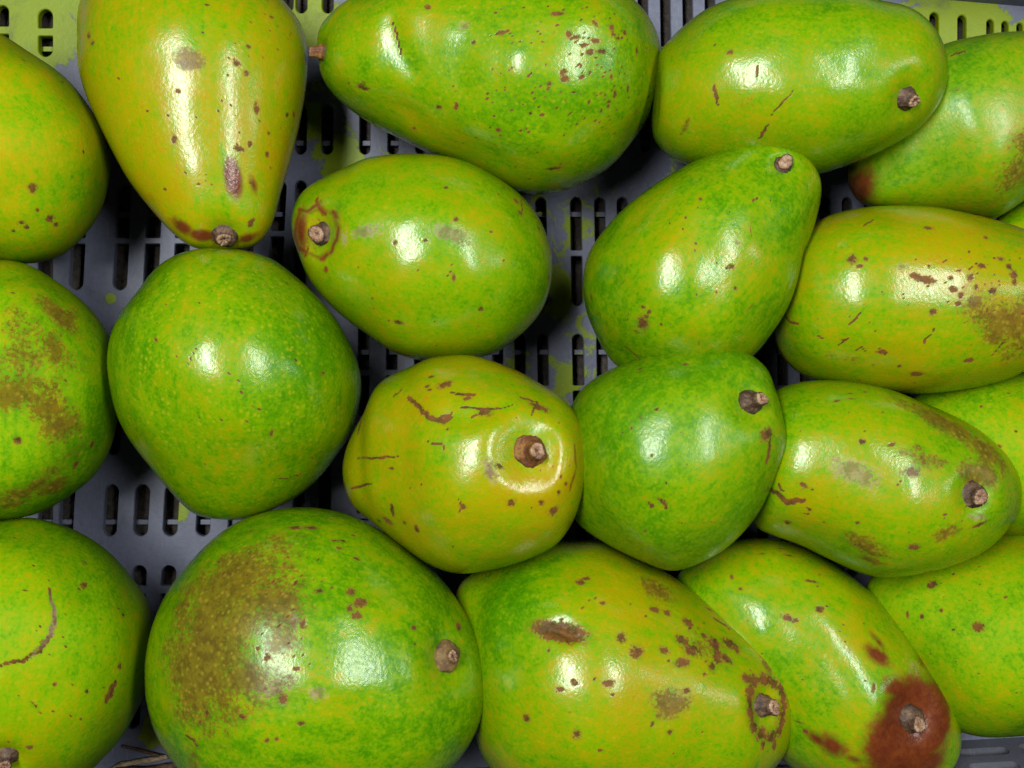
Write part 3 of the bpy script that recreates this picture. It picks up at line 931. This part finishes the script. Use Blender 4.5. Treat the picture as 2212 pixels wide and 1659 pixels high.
for pts, w in [([(1884, 476), (1868, 486)], 4), ([(1860, 674), (1835, 702)], 3.5), ([(1765, 725), (1777, 731)], 3), ([(1693, 676), (1705, 696), (1724, 700)], 5), ([(2016, 717), (1995, 739)], 2.5), ([(1830, 730), (1812, 745)], 3),
               ([(1850, 755), (1862, 750), (1870, 758)], 3), ([(1900, 752), (1915, 765)], 3), ([(2170, 735), (2145, 765)], 3)]:
    f.line('scar', pts, w)
f.spot('scuff', 1950, 575, 14, 9, -20, 0.9)
for e in [(2165, 695, 80, 40, 30, 1.0), (2108, 651, 18, 14, 0, 1.1), (2200, 720, 40, 60, 0, 0.9), (1830, 775, 70, 14, 0, 0.5)]:
    f.spot('russet', *e)
f.random_spots(40, (1960, 540, 2212, 680), 1.5, 4)
f.random_spots(30, (1740, 560, 2200, 840), 1, 2.6)
for e in [(2050, 560, 160, 70, 0, 0.16), (1720, 700, 60, 110, 0, -0.16), (1950, 710, 140, 40, 0, 0.06), (1760, 520, 60, 40, 0, -0.08), (2000, 470, 150, 30, 0, 0.05)]:
    f.spot('tone', *e)
f.build('yellow avocado cut by the right edge, spotted with brown and with one brown patch', GROUP, skin_material(8, 0.19, 0.3, 0.015))

# --- round dotted green fruit at left of centre
f = Fruit('A9', [(312, 633), (340, 594), (376, 565), (423, 547), (483, 542), (537, 545), (591, 561), (637, 594), (680, 633), (723, 683), (752, 735), (772, 785), (779, 833), (772, 888), (758, 935),
                 (721, 990), (692, 1027), (648, 1067), (609, 1091), (573, 1109), (516, 1125), (448, 1119), (412, 1112), (387, 1088), (355, 1048), (315, 991), (283, 941), (261, 891), (251, 834), (249, 773),
                 (258, 726), (276, 683)], (520, 545), (480, 1120), 0.060, seed=19, kz=0.98, tilt=-0.006, smooth=0.04)
spots(f, [(586, 937, 4, 8, 30), (698, 805, 8, 3, -25), (335, 733, 3, 7, -25), (621, 613, 5, 3, 20), (492, 807, 3), (521, 850, 3), (559, 882, 5, 2), (640, 780, 3), (480, 905, 3)])
f.line('scar', [(594, 1036), (622, 1033), (650, 1025)], 2.6, 0.85)
f.line('scar', [(423, 755), (405, 787)], 2.6, 0.8)
f.random_spots(25, (280, 580, 760, 1080), 0.8, 1.8)
for e in [(400, 720, 100, 130, 20, 0.12), (480, 980, 90, 90, 0, 0.12), (650, 800, 110, 170, 0, -0.14), (300, 950, 30, 80, -30, 0.05), (600, 1060, 60, 40, 0, -0.08)]:
    f.spot('tone', *e)
f.stem(485, 1119, 24, 13, 0.004, (0, 0), MAT_STEM_B, dimple=(1.4, 0.003), drop=0.022)
f.build('round green avocado left of centre, dotted all over with pale yellow', GROUP, skin_material(9, -0.01, 1.0, 0.004))

# --- yellow fruit facing the viewer with its stem
f = Fruit('A10', [(794, 860), (809, 833), (838, 811), (886, 791), (926, 774), (978, 767), (1014, 767), (1058, 778), (1124, 804), (1168, 830), (1208, 855), (1234, 884), (1256, 925), (1269, 972), (1267, 1012),
                  (1256, 1053), (1234, 1119), (1200, 1168), (1130, 1206), (1050, 1229), (985, 1237), (930, 1222), (860, 1177), (800, 1134), (757, 1100), (738, 1060), (732, 1016), (740, 972), (762, 925), (783, 888)],
          (770, 1010), (1250, 985), 0.078, seed=20, kz=0.95, tilt=0.014, smooth=0.034)
for pts, w in [([(882, 857), (901, 875), (926, 901), (956, 911), (974, 899)], 9), ([(974, 849), (1000, 851), (1025, 854)], 6), ([(996, 879), (1047, 884), (1106, 873)], 4), ([(1124, 859), (1161, 868)], 4),
               ([(798, 851), (783, 892), (774, 936)], 11), ([(772, 990), (815, 989), (860, 986)], 4.5), ([(923, 956), (956, 961), (957, 972)], 3), ([(758, 1056), (802, 1045)], 5), ([(848, 1115), (846, 1089)], 9),
               ([(956, 911), (950, 900), (976, 892)], 5), ([(1020, 900), (1047, 884)], 4), ([(1161, 868), (1148, 895)], 4), ([(868, 842), (850, 856)], 3)]:
    f.line('scar', pts, w)
spots(f, [(959, 829, 15, 8, -10), (934, 814, 7, 4), (923, 833, 7, 4), (928, 842, 5, 3), (1047, 886, 12, 9), (1165, 880, 20, 8, 10), (846, 1013, 7, 3), (838, 1124, 13, 9), (1001, 1095, 6), (1106, 1087, 8, 7, 30), (1170, 1087, 6, 5),
          (1197, 1104, 9, 11, 40), (1206, 1064, 4), (1212, 1031, 3), (1078, 1007, 9, 5, 25), (898, 1143, 7, 10), (874, 1129, 5), (820, 1125, 6), (965, 925, 3), (1222, 1045, 4), (1010, 860, 8, 5)])
f.spot('scuff', 1058, 1018, 13, 23, -22, 1.3)
f.spot('scar', 1060, 1023, 6, 9, -22, 0.8)
f.spot('scar', 1052, 1005, 4, 5, 0, 0.7)
for e in [(1205, 1040, 70, 80, 0, 0.22), (1110, 1060, 90, 50, 0, 0.12), (930, 870, 110, 50, 0, 0.14), (1146, 976, 42, 42, 0, -0.28), (860, 1090, 60, 60, 0, 0.05), (1040, 810, 70, 25, 0, -0.14), (1150, 850, 50, 25, 0, -0.06)]:
    f.spot('tone', *e)
f.line('rot', [(1240, 960), (1245, 1010), (1230, 1060)], 14, 0.55)
f.random_spots(25, (760, 800, 1250, 1200), 1, 2.6)
f.crease([(975, 900), (1010, 905), (1080, 880)], 26, 0.0012)
f.stem(1146, 976, 36, 17, 0.0080, (0.30, 0.0), MAT_STEM_O, dimple=(1.45, 0.0052), ring=0.0008, collar_h=0.003, up=0.8)
f.build('yellow avocado in the middle whose stem faces up inside a shiny ring', GROUP, skin_material(10, 0.22, 0.3, 0.007))

# --- green fruit right of it
f = Fruit('A11', [(1289, 815), (1325, 795), (1350, 785), (1389, 770), (1447, 757), (1506, 749), (1545, 748), (1592, 757), (1623, 774), (1650, 801), (1663, 836), (1674, 875), (1683, 918), (1686, 949), (1681, 984),
                  (1669, 1019), (1654, 1058), (1630, 1108), (1577, 1172), (1521, 1210), (1454, 1234), (1392, 1216), (1308, 1176), (1250, 1135), (1222, 1080), (1215, 1000), (1222, 920), (1249, 851)],
          (1330, 1120), (1640, 840), 0.084, seed=21, tilt=0.008, smooth=0.036)
spots(f, [(1410, 984, 4, 3), (1428, 1078, 9, 4, 20), (1436, 1086, 7, 4), (1408, 1093, 5), (1401, 1087, 3), (1381, 797, 7, 4, -30), (1479, 788, 6, 4), (1438, 1043, 4, 2), (1420, 885, 5, 3), (1365, 925, 3), (1440, 1098, 4)])
f.spot('scar', 1659, 938, 16, 12, -20, 1.1)
f.line('scar', [(1664, 950), (1662, 975), (1656, 1002)], 8)
f.line('russet', [(1577, 1125), (1520, 1131), (1465, 1130)], 6, 0.55)
f.random_spots(20, (1270, 800, 1650, 1200), 1, 2.4)
for e in [(1500, 880, 110, 90, 20, 0.07), (1580, 1000, 80, 80, 0, 0.06), (1350, 1000, 100, 140, 0, -0.10), (1400, 1160, 100, 40, 0, -0.10), (1450, 1080, 100, 60, 0, 0.05), (1560, 780, 80, 25, 0, -0.05), (1640, 900, 30, 60, 0, 0.06)]:
    f.spot('tone', *e)
f.stem(1628, 862, 28, 15, 0.0065, (0.3, 0.05), dimple=(1.75, 0.0045), collar_h=0.0028, up=0.15)
f.build('smooth green avocado right of the stem-up yellow one, stem high on its right side', GROUP, skin_material(11, -0.09, 0.3, 0.003, dull=0.05))

# --- russeted fruit right
f = Fruit('A12', [(1660, 870), (1675, 848), (1701, 834), (1740, 824), (1798, 821), (1856, 826), (1915, 840), (1973, 863), (2032, 887), (2090, 918), (2133, 953), (2164, 988), (2184, 1023), (2192, 1058), (2186, 1099),
                  (2160, 1142), (2110, 1186), (2037, 1220), (1953, 1240), (1880, 1243), (1841, 1231), (1785, 1205), (1729, 1178), (1673, 1158), (1640, 1142), (1624, 1100), (1628, 1000), (1640, 920)],
          (1650, 980), (2180, 1080), 0.074, seed=22, tilt=0.004)
for e in [(2040, 912, 95, 26, 28, 1.1), (2130, 975, 52, 32, 45, 1.05), (2120, 1022, 48, 30, 0, 1.0), (2164, 1010, 12, 30, 0, 0.9), (2008, 992, 42, 16, 18, 0.85), (1965, 1018, 18, 10, 0, 0.9), (1950, 980, 12, 8, 0, 0.8), (1981, 968, 12, 8, 0, 0.8),
          (1869, 1178, 44, 20, 10, 1.05), (1880, 1212, 30, 12, 0, 0.9), (2043, 1153, 28, 14, -22, 1.0), (1815, 1165, 40, 6, 0, 0.6), (1740, 1050, 20, 30, 0, 0.4)]:
    f.spot('russet', *e)
f.spot('scuff', 1849, 1023, 44, 20, 20, 1.3)
f.spot('scuff', 2118, 1118, 20, 7, 10, 1.2)
f.spot('scuff', 1965, 1020, 16, 10, 0, 1.0)
spots(f, [(1864, 955, 7, 6), (1927, 959, 8, 4, -20), (1747, 1101, 4), (1736, 1048, 6, 5), (1679, 1003, 5, 7), (1703, 1128, 8, 6), (1975, 1181, 12, 7), (2115, 1133, 21, 4, -10), (2043, 1114, 5, 3), (1806, 865, 8, 4, -20), (1837, 850, 9, 2),
          (1868, 848, 5, 3), (1840, 860, 12, 2), (1745, 1110, 3), (1755, 1060, 3), (1850, 1130, 4)])
f.line('scar', [(1660, 1056), (1681, 1066), (1701, 1087), (1718, 1080), (1736, 1082)], 9, 1.2)
f.line('scar', [(1680, 1045), (1692, 1062)], 5)
f.random_spots(40, (1680, 860, 2160, 1230), 1, 2.8)
for e in [(1780, 930, 120, 60, 0, -0.05), (1900, 1080, 150, 70, 0, 0.12), (1700, 900, 50, 60, 0, -0.12), (2050, 1090, 80, 50, 0, 0.10), (1740, 1090, 60, 50, 0, 0.12)]:
    f.spot('tone', *e)
f.stem(2110, 1070, 31, 17, 0.0055, (0.2, 0.12), dimple=(1.35, 0.004), collar_h=0.002, up=0.7)
f.build('brown-blotched avocado at the right with its stem in a russet patch near the right end', GROUP, skin_material(12, 0.02, 0.35, 0.015))

# --- plain fruit behind it
f = Fruit('A13', [(1972, 862), (2050, 825), (2150, 805), (2240, 810), (2310, 860), (2340, 950), (2320, 1060), (2270, 1130), (2200, 1160), (2120, 1152), (2020, 1085), (1965, 990), (1955, 910)],
          (2000, 880), (2290, 1080), 0.046, seed=23)
spots(f, [(2158, 965, 5, 4), (2190, 1020, 3), (2120, 880, 3), (2180, 850, 4, 2), (2195, 930, 3)])
f.build('plain green avocado at the right edge, half hidden behind the brown-blotched one', GROUP, skin_material(13, 0.03, 0.4, 0.010, dull=0.34))

# --- left edge, russeted
f = Fruit('A14', [(0, 563), (47, 567), (79, 581), (118, 606), (154, 633), (190, 669), (218, 712), (240, 762), (249, 819), (247, 880), (236, 945), (218, 991), (190, 1034), (154, 1066), (118, 1091), (72, 1112), (0, 1122),
                  (-70, 1105), (-140, 1040), (-180, 930), (-185, 800), (-150, 670), (-80, 590)], (20, 565), (10, 1120), 0.060, seed=24)
for e in [(125, 676, 44, 22, 30, 1.15), (152, 690, 14, 34, 0, 1.05), (35, 710, 45, 40, 0, 0.75), (70, 775, 90, 60, 0, 0.70), (115, 765, 30, 40, 0, 0.9), (65, 820, 55, 30, 0, 0.85), (25, 850, 55, 35, 0, 0.85), (104, 885, 50, 30, 0, 0.95),
          (125, 925, 40, 40, 0, 0.95), (72, 1052, 95, 20, -22, 0.95), (112, 1052, 30, 26, 0, 1.0), (20, 1090, 40, 12, -10, 0.8), (90, 855, 40, 25, 0, 0.8)]:
    f.spot('russet', *e)
spots(f, [(39, 950, 9, 7, 30), (233, 800, 5, 9), (197, 961, 5, 9, 20), (163, 1004, 6, 10, 30), (27, 632, 5, 2), (141, 822, 3)])
for e in [(40, 740, 100, 80, 0, 0.10), (180, 840, 60, 120, 0, -0.02), (120, 1000, 80, 50, 0, -0.08)]:
    f.spot('tone', *e)
f.build('avocado in the middle of the left edge, mottled with brown russet patches', GROUP, skin_material(14, -0.02, 0.3, 0.007, dull=0.38))

# --- bottom left
f = Fruit('A15', [(0, 1124), (63, 1119), (122, 1136), (181, 1168), (234, 1212), (278, 1266), (312, 1324), (322, 1380), (317, 1446), (303, 1510), (283, 1554), (254, 1602), (220, 1641), (150, 1705), (60, 1735), (-40, 1715),
                  (-130, 1640), (-190, 1500), (-200, 1350), (-160, 1220), (-80, 1145)], (140, 1150), (20, 1720), 0.062, seed=25)
f.line('scar', [(105, 1273), (115, 1309), (116, 1345), (106, 1378), (85, 1405), (49, 1427), (0, 1436), (-30, 1434)], 6.5)
f.line('scuff', [(108, 1282), (116, 1318), (116, 1348), (106, 1374), (90, 1398), (64, 1420)], 6, 1.6)
spots(f, [(181, 1263, 7, 9), (173, 1272, 3), (261, 1439, 5, 8), (115, 1478, 4), (264, 1329, 4, 7), (190, 1492, 4, 5), (66, 1615, 7, 5), (173, 1554, 3), (52, 1276, 5, 2), (30, 1160, 4, 2), (75, 1220, 3)])
f.line('scar', [(250, 1472), (240, 1494), (228, 1516)], 12)
f.line('russet', [(63, 1514), (88, 1541)], 7, 0.65)
for e in [(60, 1370, 70, 80, 0, 0.10), (120, 1560, 120, 60, 0, 0.10), (220, 1300, 60, 100, 0, -0.04)]:
    f.spot('tone', *e)
f.random_spots(30, (0, 1160, 300, 1640), 1, 2.4)
f.stem(10, 1642, 25, 13, 0.004, (0, 0.3), dimple=(1.4, 0.003))
f.build('avocado in the bottom left corner with a crescent-shaped scar', GROUP, skin_material(15, 0.0, 0.5, 0.010, dull=0.30))

# --- big bruised fruit at the bottom
f = Fruit('A16', [(317, 1440), (325, 1373), (342, 1319), (371, 1261), (415, 1207), (469, 1155), (517, 1126), (576, 1107), (635, 1099), (708, 1103), (766, 1119), (830, 1152), (903, 1207), (952, 1251), (991, 1300), (1022, 1353),
                  (1045, 1412), (1053, 1478), (1045, 1529), (1025, 1578), (991, 1632), (930, 1690), (850, 1730), (740, 1752), (620, 1752), (500, 1722), (415, 1668), (352, 1590), (326, 1519)],
          (400, 1300), (1030, 1450), 0.076, seed=26, kz=0.92, tilt=0.006)
for e in [(440, 1412, 95, 125, 10, 1.15), (490, 1275, 110, 80, -30, 1.05), (520, 1241, 90, 55, -20, 1.05), (560, 1300, 80, 70, 0, 0.95), (415, 1461, 50, 75, 0, 1.1), (520, 1470, 80, 40, 0, 0.95), (590, 1373, 60, 60, 0, 0.62), (400, 1290, 36, 60, 20, 0.9),
          (600, 1160, 60, 14, -10, 0.62), (415, 1632, 25, 45, 0, 0.7), (540, 1150, 40, 12, -30, 0.6)]:
    f.spot('russet', *e)
spots(f, [(635, 1139, 18, 6, -5), (674, 1141, 14, 7), (742, 1169, 9, 4), (722, 1168, 5, 3), (766, 1158, 6, 3), (771, 1208, 8, 4), (735, 1182, 7, 3), (759, 1278, 9, 8), (776, 1302, 15, 8, -30), (752, 1314, 5, 8), (766, 1331, 10, 7), (649, 1561, 8, 5),
          (608, 1514, 9, 10), (578, 1597, 5), (600, 1595, 4, 5), (449, 1536, 4, 7), (430, 1563, 3), (522, 1549, 7, 5), (893, 1358, 6), (898, 1390, 3), (993, 1353, 8, 10), (640, 1445, 6, 4), (575, 1420, 6, 9), (560, 1400, 5), (655, 1350, 6, 9), (690, 1280, 9, 5)])
f.line('scar', [(400, 1590), (418, 1600), (426, 1612)], 7, 0.9)
f.spot('scuff', 688, 1500, 18, 13, 0, 1.15)
f.spot('scuff', 640, 1340, 10, 18, 0, 1.0)
f.spot('scuff', 590, 1485, 40, 16, -10, 1.0)
f.random_spots(22, (560, 1240, 720, 1460), 1.2, 3.0)
f.random_spots(30, (430, 1140, 700, 1260), 1.5, 4.5)
for e in [(700, 1550, 150, 50, 0, 0.16), (850, 1250, 130, 80, 30, -0.03), (950, 1560, 80, 80, 0, -0.10), (700, 1420, 90, 50, 0, 0.05), (970, 1420, 60, 60, 0, 0.03)]:
    f.spot('tone', *e)
f.stem(968, 1420, 33, 13, 0.0018, (0.05, 0), MAT_STEM_B, dimple=(1.55, 0.0035), collar_h=0.0045, up=0.5)
f.build('large green avocado at the bottom with a broad speckled brown bruise', GROUP, skin_material(16, -0.06, 0.6, 0.006))

# --- bottom centre, russet spots, dark gash
f = Fruit('A17', [(989, 1271), (1017, 1243), (1067, 1215), (1140, 1186), (1196, 1172), (1252, 1169), (1308, 1175), (1364, 1197), (1420, 1226), (1476, 1261), (1533, 1298), (1589, 1332), (1645, 1371), (1684, 1416), (1702, 1467), (1707, 1517),
                  (1697, 1584), (1673, 1635), (1635, 1668), (1560, 1708), (1450, 1740), (1330, 1752), (1200, 1742), (1110, 1700), (1050, 1640), (1018, 1560), (998, 1450), (980, 1350)],
          (1020, 1400), (1690, 1540), 0.060, seed=27, tilt=0.003)
f.dent(1213, 1366, 26, 0.0016)
f.crease([(1185, 1358), (1215, 1366), (1240, 1374)], 8, 0.0022)
f.spot('scar', 1213, 1366, 46, 17, 14, 1.3)
f.line('scuff', [(1180, 1353), (1215, 1352), (1252, 1374)], 7, 1.2)
spots(f, [(1255, 1260, 10, 7), (1266, 1247, 7, 5), (1300, 1303, 5), (1412, 1313, 10, 8), (1443, 1324, 8, 7), (1485, 1343, 12, 9), (1471, 1383, 14, 10), (1493, 1402, 18, 12), (1577, 1391, 20, 13), (1544, 1391, 13, 15), (1549, 1416, 11, 15),
          (1566, 1422, 15, 9, 30), (1541, 1441, 9, 10), (1471, 1433, 17, 8, -10), (1373, 1411, 12), (1437, 1405, 11, 7, 15), (1345, 1374, 9, 10), (1317, 1479, 11, 7), (1241, 1481, 9, 5), (1485, 1493, 7, 6), (1137, 1550, 7, 8), (1249, 1587, 8, 9), (1448, 1580, 6),
          (1207, 1492, 9, 5), (1297, 1621, 7, 3), (1532, 1315, 9, 4, 20), (1590, 1400, 8, 12), (1522, 1375, 9, 6), (1186, 1404, 4), (1240, 1466, 5, 3), (1322, 1500, 4), (1520, 1455, 4), (1410, 1560, 4)], 'scar')
for e in [(1420, 1276, 40, 26, 40, 0.95), (1448, 1523, 36, 22, 5, 1.15), (1530, 1395, 60, 40, 20, 0.62), (1655, 1425, 12, 36, -10, 0.95), (1640, 1400, 10, 20, 0, 0.7)]:
    f.spot('russet', *e)
f.line('scar', [(1544, 1335), (1575, 1357)], 5)
for e in [(1612, 1464, 12, 9), (1632, 1470, 14, 13), (1626, 1490, 11, 14), (1624, 1517, 9, 16), (1627, 1543, 9, 14), (1632, 1568, 11, 13), (1646, 1587, 15, 12), (1668, 1592, 14, 11), (1687, 1575, 8, 14), (1692, 1551, 7, 14), (1654, 1470, 16, 13),
          (1674, 1474, 12, 12), (1688, 1492, 9, 14), (1695, 1505, 7, 12), (1673, 1610, 6, 12), (1650, 1606, 6, 10)]:
    f.spot('scar', *e, 0, 1.05)
f.line('scar', [(1630, 1475), (1624, 1500), (1624, 1530), (1629, 1560), (1642, 1584), (1662, 1594), (1682, 1582), (1692, 1556), (1696, 1525), (1692, 1498), (1678, 1476), (1655, 1468), (1630, 1475)], 24, 0.70)
f.random_spots(24, (1180, 1280, 1640, 1640), 1, 2.4)
for e in [(1080, 1300, 90, 130, 20, -0.30), (1000, 1450, 60, 160, 0, -0.28), (1350, 1300, 110, 50, 30, 0.12), (1400, 1470, 150, 60, 10, 0.16), (1250, 1560, 150, 60, 0, 0.03), (1560, 1560, 90, 70, 0, 0.10), (1100, 1480, 60, 110, 0, -0.06)]:
    f.spot('tone', *e)
f.stem(1658, 1527, 27, 15, 0.006, (0.35, 0.05), dimple=(1.5, 0.0048), collar_h=0.0028, up=0.3)
f.build('avocado at the bottom centre with rusty spots and a dark gash in its skin', GROUP, skin_material(17, 0.12, 0.4, 0.010))

# --- brown tipped fruit
f = Fruit('A18', [(1471, 1243), (1510, 1209), (1561, 1178), (1605, 1167), (1673, 1166), (1729, 1180), (1785, 1208), (1841, 1247), (1897, 1293), (1953, 1355), (2003, 1422), (2037, 1484), (2057, 1545), (2060, 1590), (2045, 1635), (2020, 1668),
                  (1970, 1700), (1900, 1712), (1820, 1705), (1750, 1680), (1690, 1640), (1635, 1570), (1570, 1480), (1500, 1390), (1458, 1310)], (1530, 1230), (2010, 1640), 0.052, seed=28, tilt=0.004, lump=1.4)
f.crease([(1790, 1400), (1830, 1450), (1870, 1500)], 50, -0.0012)
for e in [(1985, 1560, 78, 80, 0, 1.15), (1935, 1605, 62, 70, 0, 1.05), (1960, 1660, 90, 50, 0, 1.0), (2030, 1540, 40, 70, 0, 1.0), (1940, 1490, 50, 30, 15, 0.75), (1897, 1416, 40, 22, 30, 0.75), (1947, 1349, 16, 70, -35, 0.75), (1835, 1408, 12, 18, -30, 0.5),
          (1990, 1430, 30, 26, 40, 0.6), (1800, 1612, 40, 30, 20, 0.72), (1766, 1600, 34, 18, 20, 0.7), (1846, 1640, 40, 18, 10, 0.6), (1900, 1385, 14, 45, -40, 0.6)]:
    f.spot('rot', *e)
f.spot('scuff', 1975, 1440, 22, 22, 0, 0.75)
spots(f, [(1701, 1336, 14, 5, 20), (1720, 1338, 6, 4, -30), (1754, 1257, 14, 3, 5), (1768, 1314, 8, 7), (1580, 1245, 3, 8), (1647, 1197, 8, 2), (1706, 1200, 9, 3), (1740, 1582, 5, 6), (1886, 1486, 4, 12, 20), (1723, 1559, 11, 2), (1690, 1185, 10, 2), (1600, 1270, 4)])
for e in [(1720, 1250, 110, 40, 30, 0.06), (1850, 1360, 80, 60, 40, 0.12), (1720, 1480, 70, 120, -40, -0.08), (1560, 1260, 60, 60, 0, -0.06)]:
    f.spot('tone', *e)
f.random_spots(25, (1500, 1190, 1900, 1500), 1, 2.8)
f.stem(1977, 1556, 31, 15, 0.0055, (0.1, 0.2), dimple=(1.7, 0.0048), ring=0.0008, collar_h=0.0028, up=0.7)
f.build('avocado at the bottom right with a rotten reddish brown stem end', GROUP, skin_material(18, 0.05, 0.35, 0.007))

# --- plain fruit right of it
f = Fruit('A19', [(1880, 1255), (1950, 1212), (2050, 1178), (2150, 1151), (2230, 1150), (2310, 1190), (2360, 1280), (2370, 1400), (2330, 1500), (2270, 1555), (2212, 1574), (2140, 1581), (2062, 1574), (1990, 1530), (1920, 1430), (1875, 1330)],
          (1930, 1260), (2300, 1500), 0.050, seed=29)
spots(f, [(2015, 1262, 11, 8), (2113, 1353, 11, 9), (2031, 1318, 4), (1961, 1330, 3, 7), (1992, 1332, 4, 5), (2060, 1240, 3), (2170, 1290, 3), (2060, 1360, 3)])
f.random_spots(20, (1930, 1200, 2212, 1560), 1, 2.4)
for e in [(2080, 1500, 120, 50, 0, 0.08), (2150, 1250, 120, 60, 0, 0.02)]:
    f.spot('tone', *e)
f.build('dull green avocado low at the right edge with two dark dots, beside the brown-tipped one', GROUP, skin_material(19, 0.01, 0.35, 0.010, dull=0.36))

# --- sliver between two fruits at the right edge
f = Fruit('A20', [(2135, 500), (2180, 450), (2260, 420), (2350, 430), (2410, 490), (2410, 570), (2350, 630), (2250, 640), (2170, 600), (2135, 550)], (2140, 520), (2400, 530), 0.034, seed=30)
f.build('sliver of a green avocado at the right edge, wedged between two larger ones', GROUP, skin_material(20, -0.02, 0.3, 0.005))

# ------------------------------------------------------------------ loose debris
def twig(pts, r, mat, label):
    Q = [np.array([*P(u, v, z)[:2], z]) for u, v, z in pts]
    path = []
    for i in range(len(Q) - 1):
        for t in np.linspace(0, 1, 6)[:-1]:
            path.append(Q[i] * (1 - t) + Q[i + 1] * t)
    path.append(Q[-1])
    rng = np.random.RandomState(int(pts[0][0]))
    verts, faces = [], []
    n = 7
    for i, p in enumerate(path):
        d = path[min(i + 1, len(path) - 1)] - path[max(i - 1, 0)]
        d = d / np.linalg.norm(d)
        s = np.cross(d, [0, 0, 1.0])
        s = s / np.linalg.norm(s)
        t = np.cross(s, d)
        rr = r * (0.6 + 0.5 * math.sin(math.pi * (0.15 + 0.7 * i / len(path)))) * rng.uniform(0.85, 1.15)
        for k in range(n):
            a = 2 * math.pi * k / n
            verts.append(p + (s * math.cos(a) + t * math.sin(a)) * rr)
    for i in range(len(path) - 1):
        for k in range(n):
            k2 = (k + 1) % n
            faces.append((i * n + k, i * n + k2, (i + 1) * n + k2, (i + 1) * n + k))
    faces.append(tuple(range(n))[::-1])
    faces.append(tuple(range((len(path) - 1) * n, len(path) * n)))
    o = mesh_obj('dry_twig', verts, faces, mat)
    tag(o, label, 'twig', 'dry twigs on the crate floor')
MAT_STRAW = plain('dry_straw', (0.20, 0.13, 0.07), (0.46, 0.36, 0.24), 500, 0.8)
MAT_BARK = plain('dry_twig_bark', (0.045, 0.022, 0.014), (0.14, 0.075, 0.045), 500, 0.8)
twig([(225, 1672, 0.0022), (262, 1652, 0.002), (300, 1645, 0.002), (345, 1638, 0.002), (362, 1634, 0.0022)], 0.0013, MAT_STRAW, 'pale straw on the crate floor in the bottom left gap')
twig([(265, 1612, 0.002), (300, 1620, 0.0018), (340, 1632, 0.0018), (395, 1640, 0.0018)], 0.0009, MAT_BARK, 'thin brown twig above the pale straw in the bottom left gap')
twig([(250, 1664, 0.004), (310, 1668, 0.004), (380, 1655, 0.004)], 0.0022, MAT_BARK, 'thick dark twig below the pale straw in the bottom left gap')
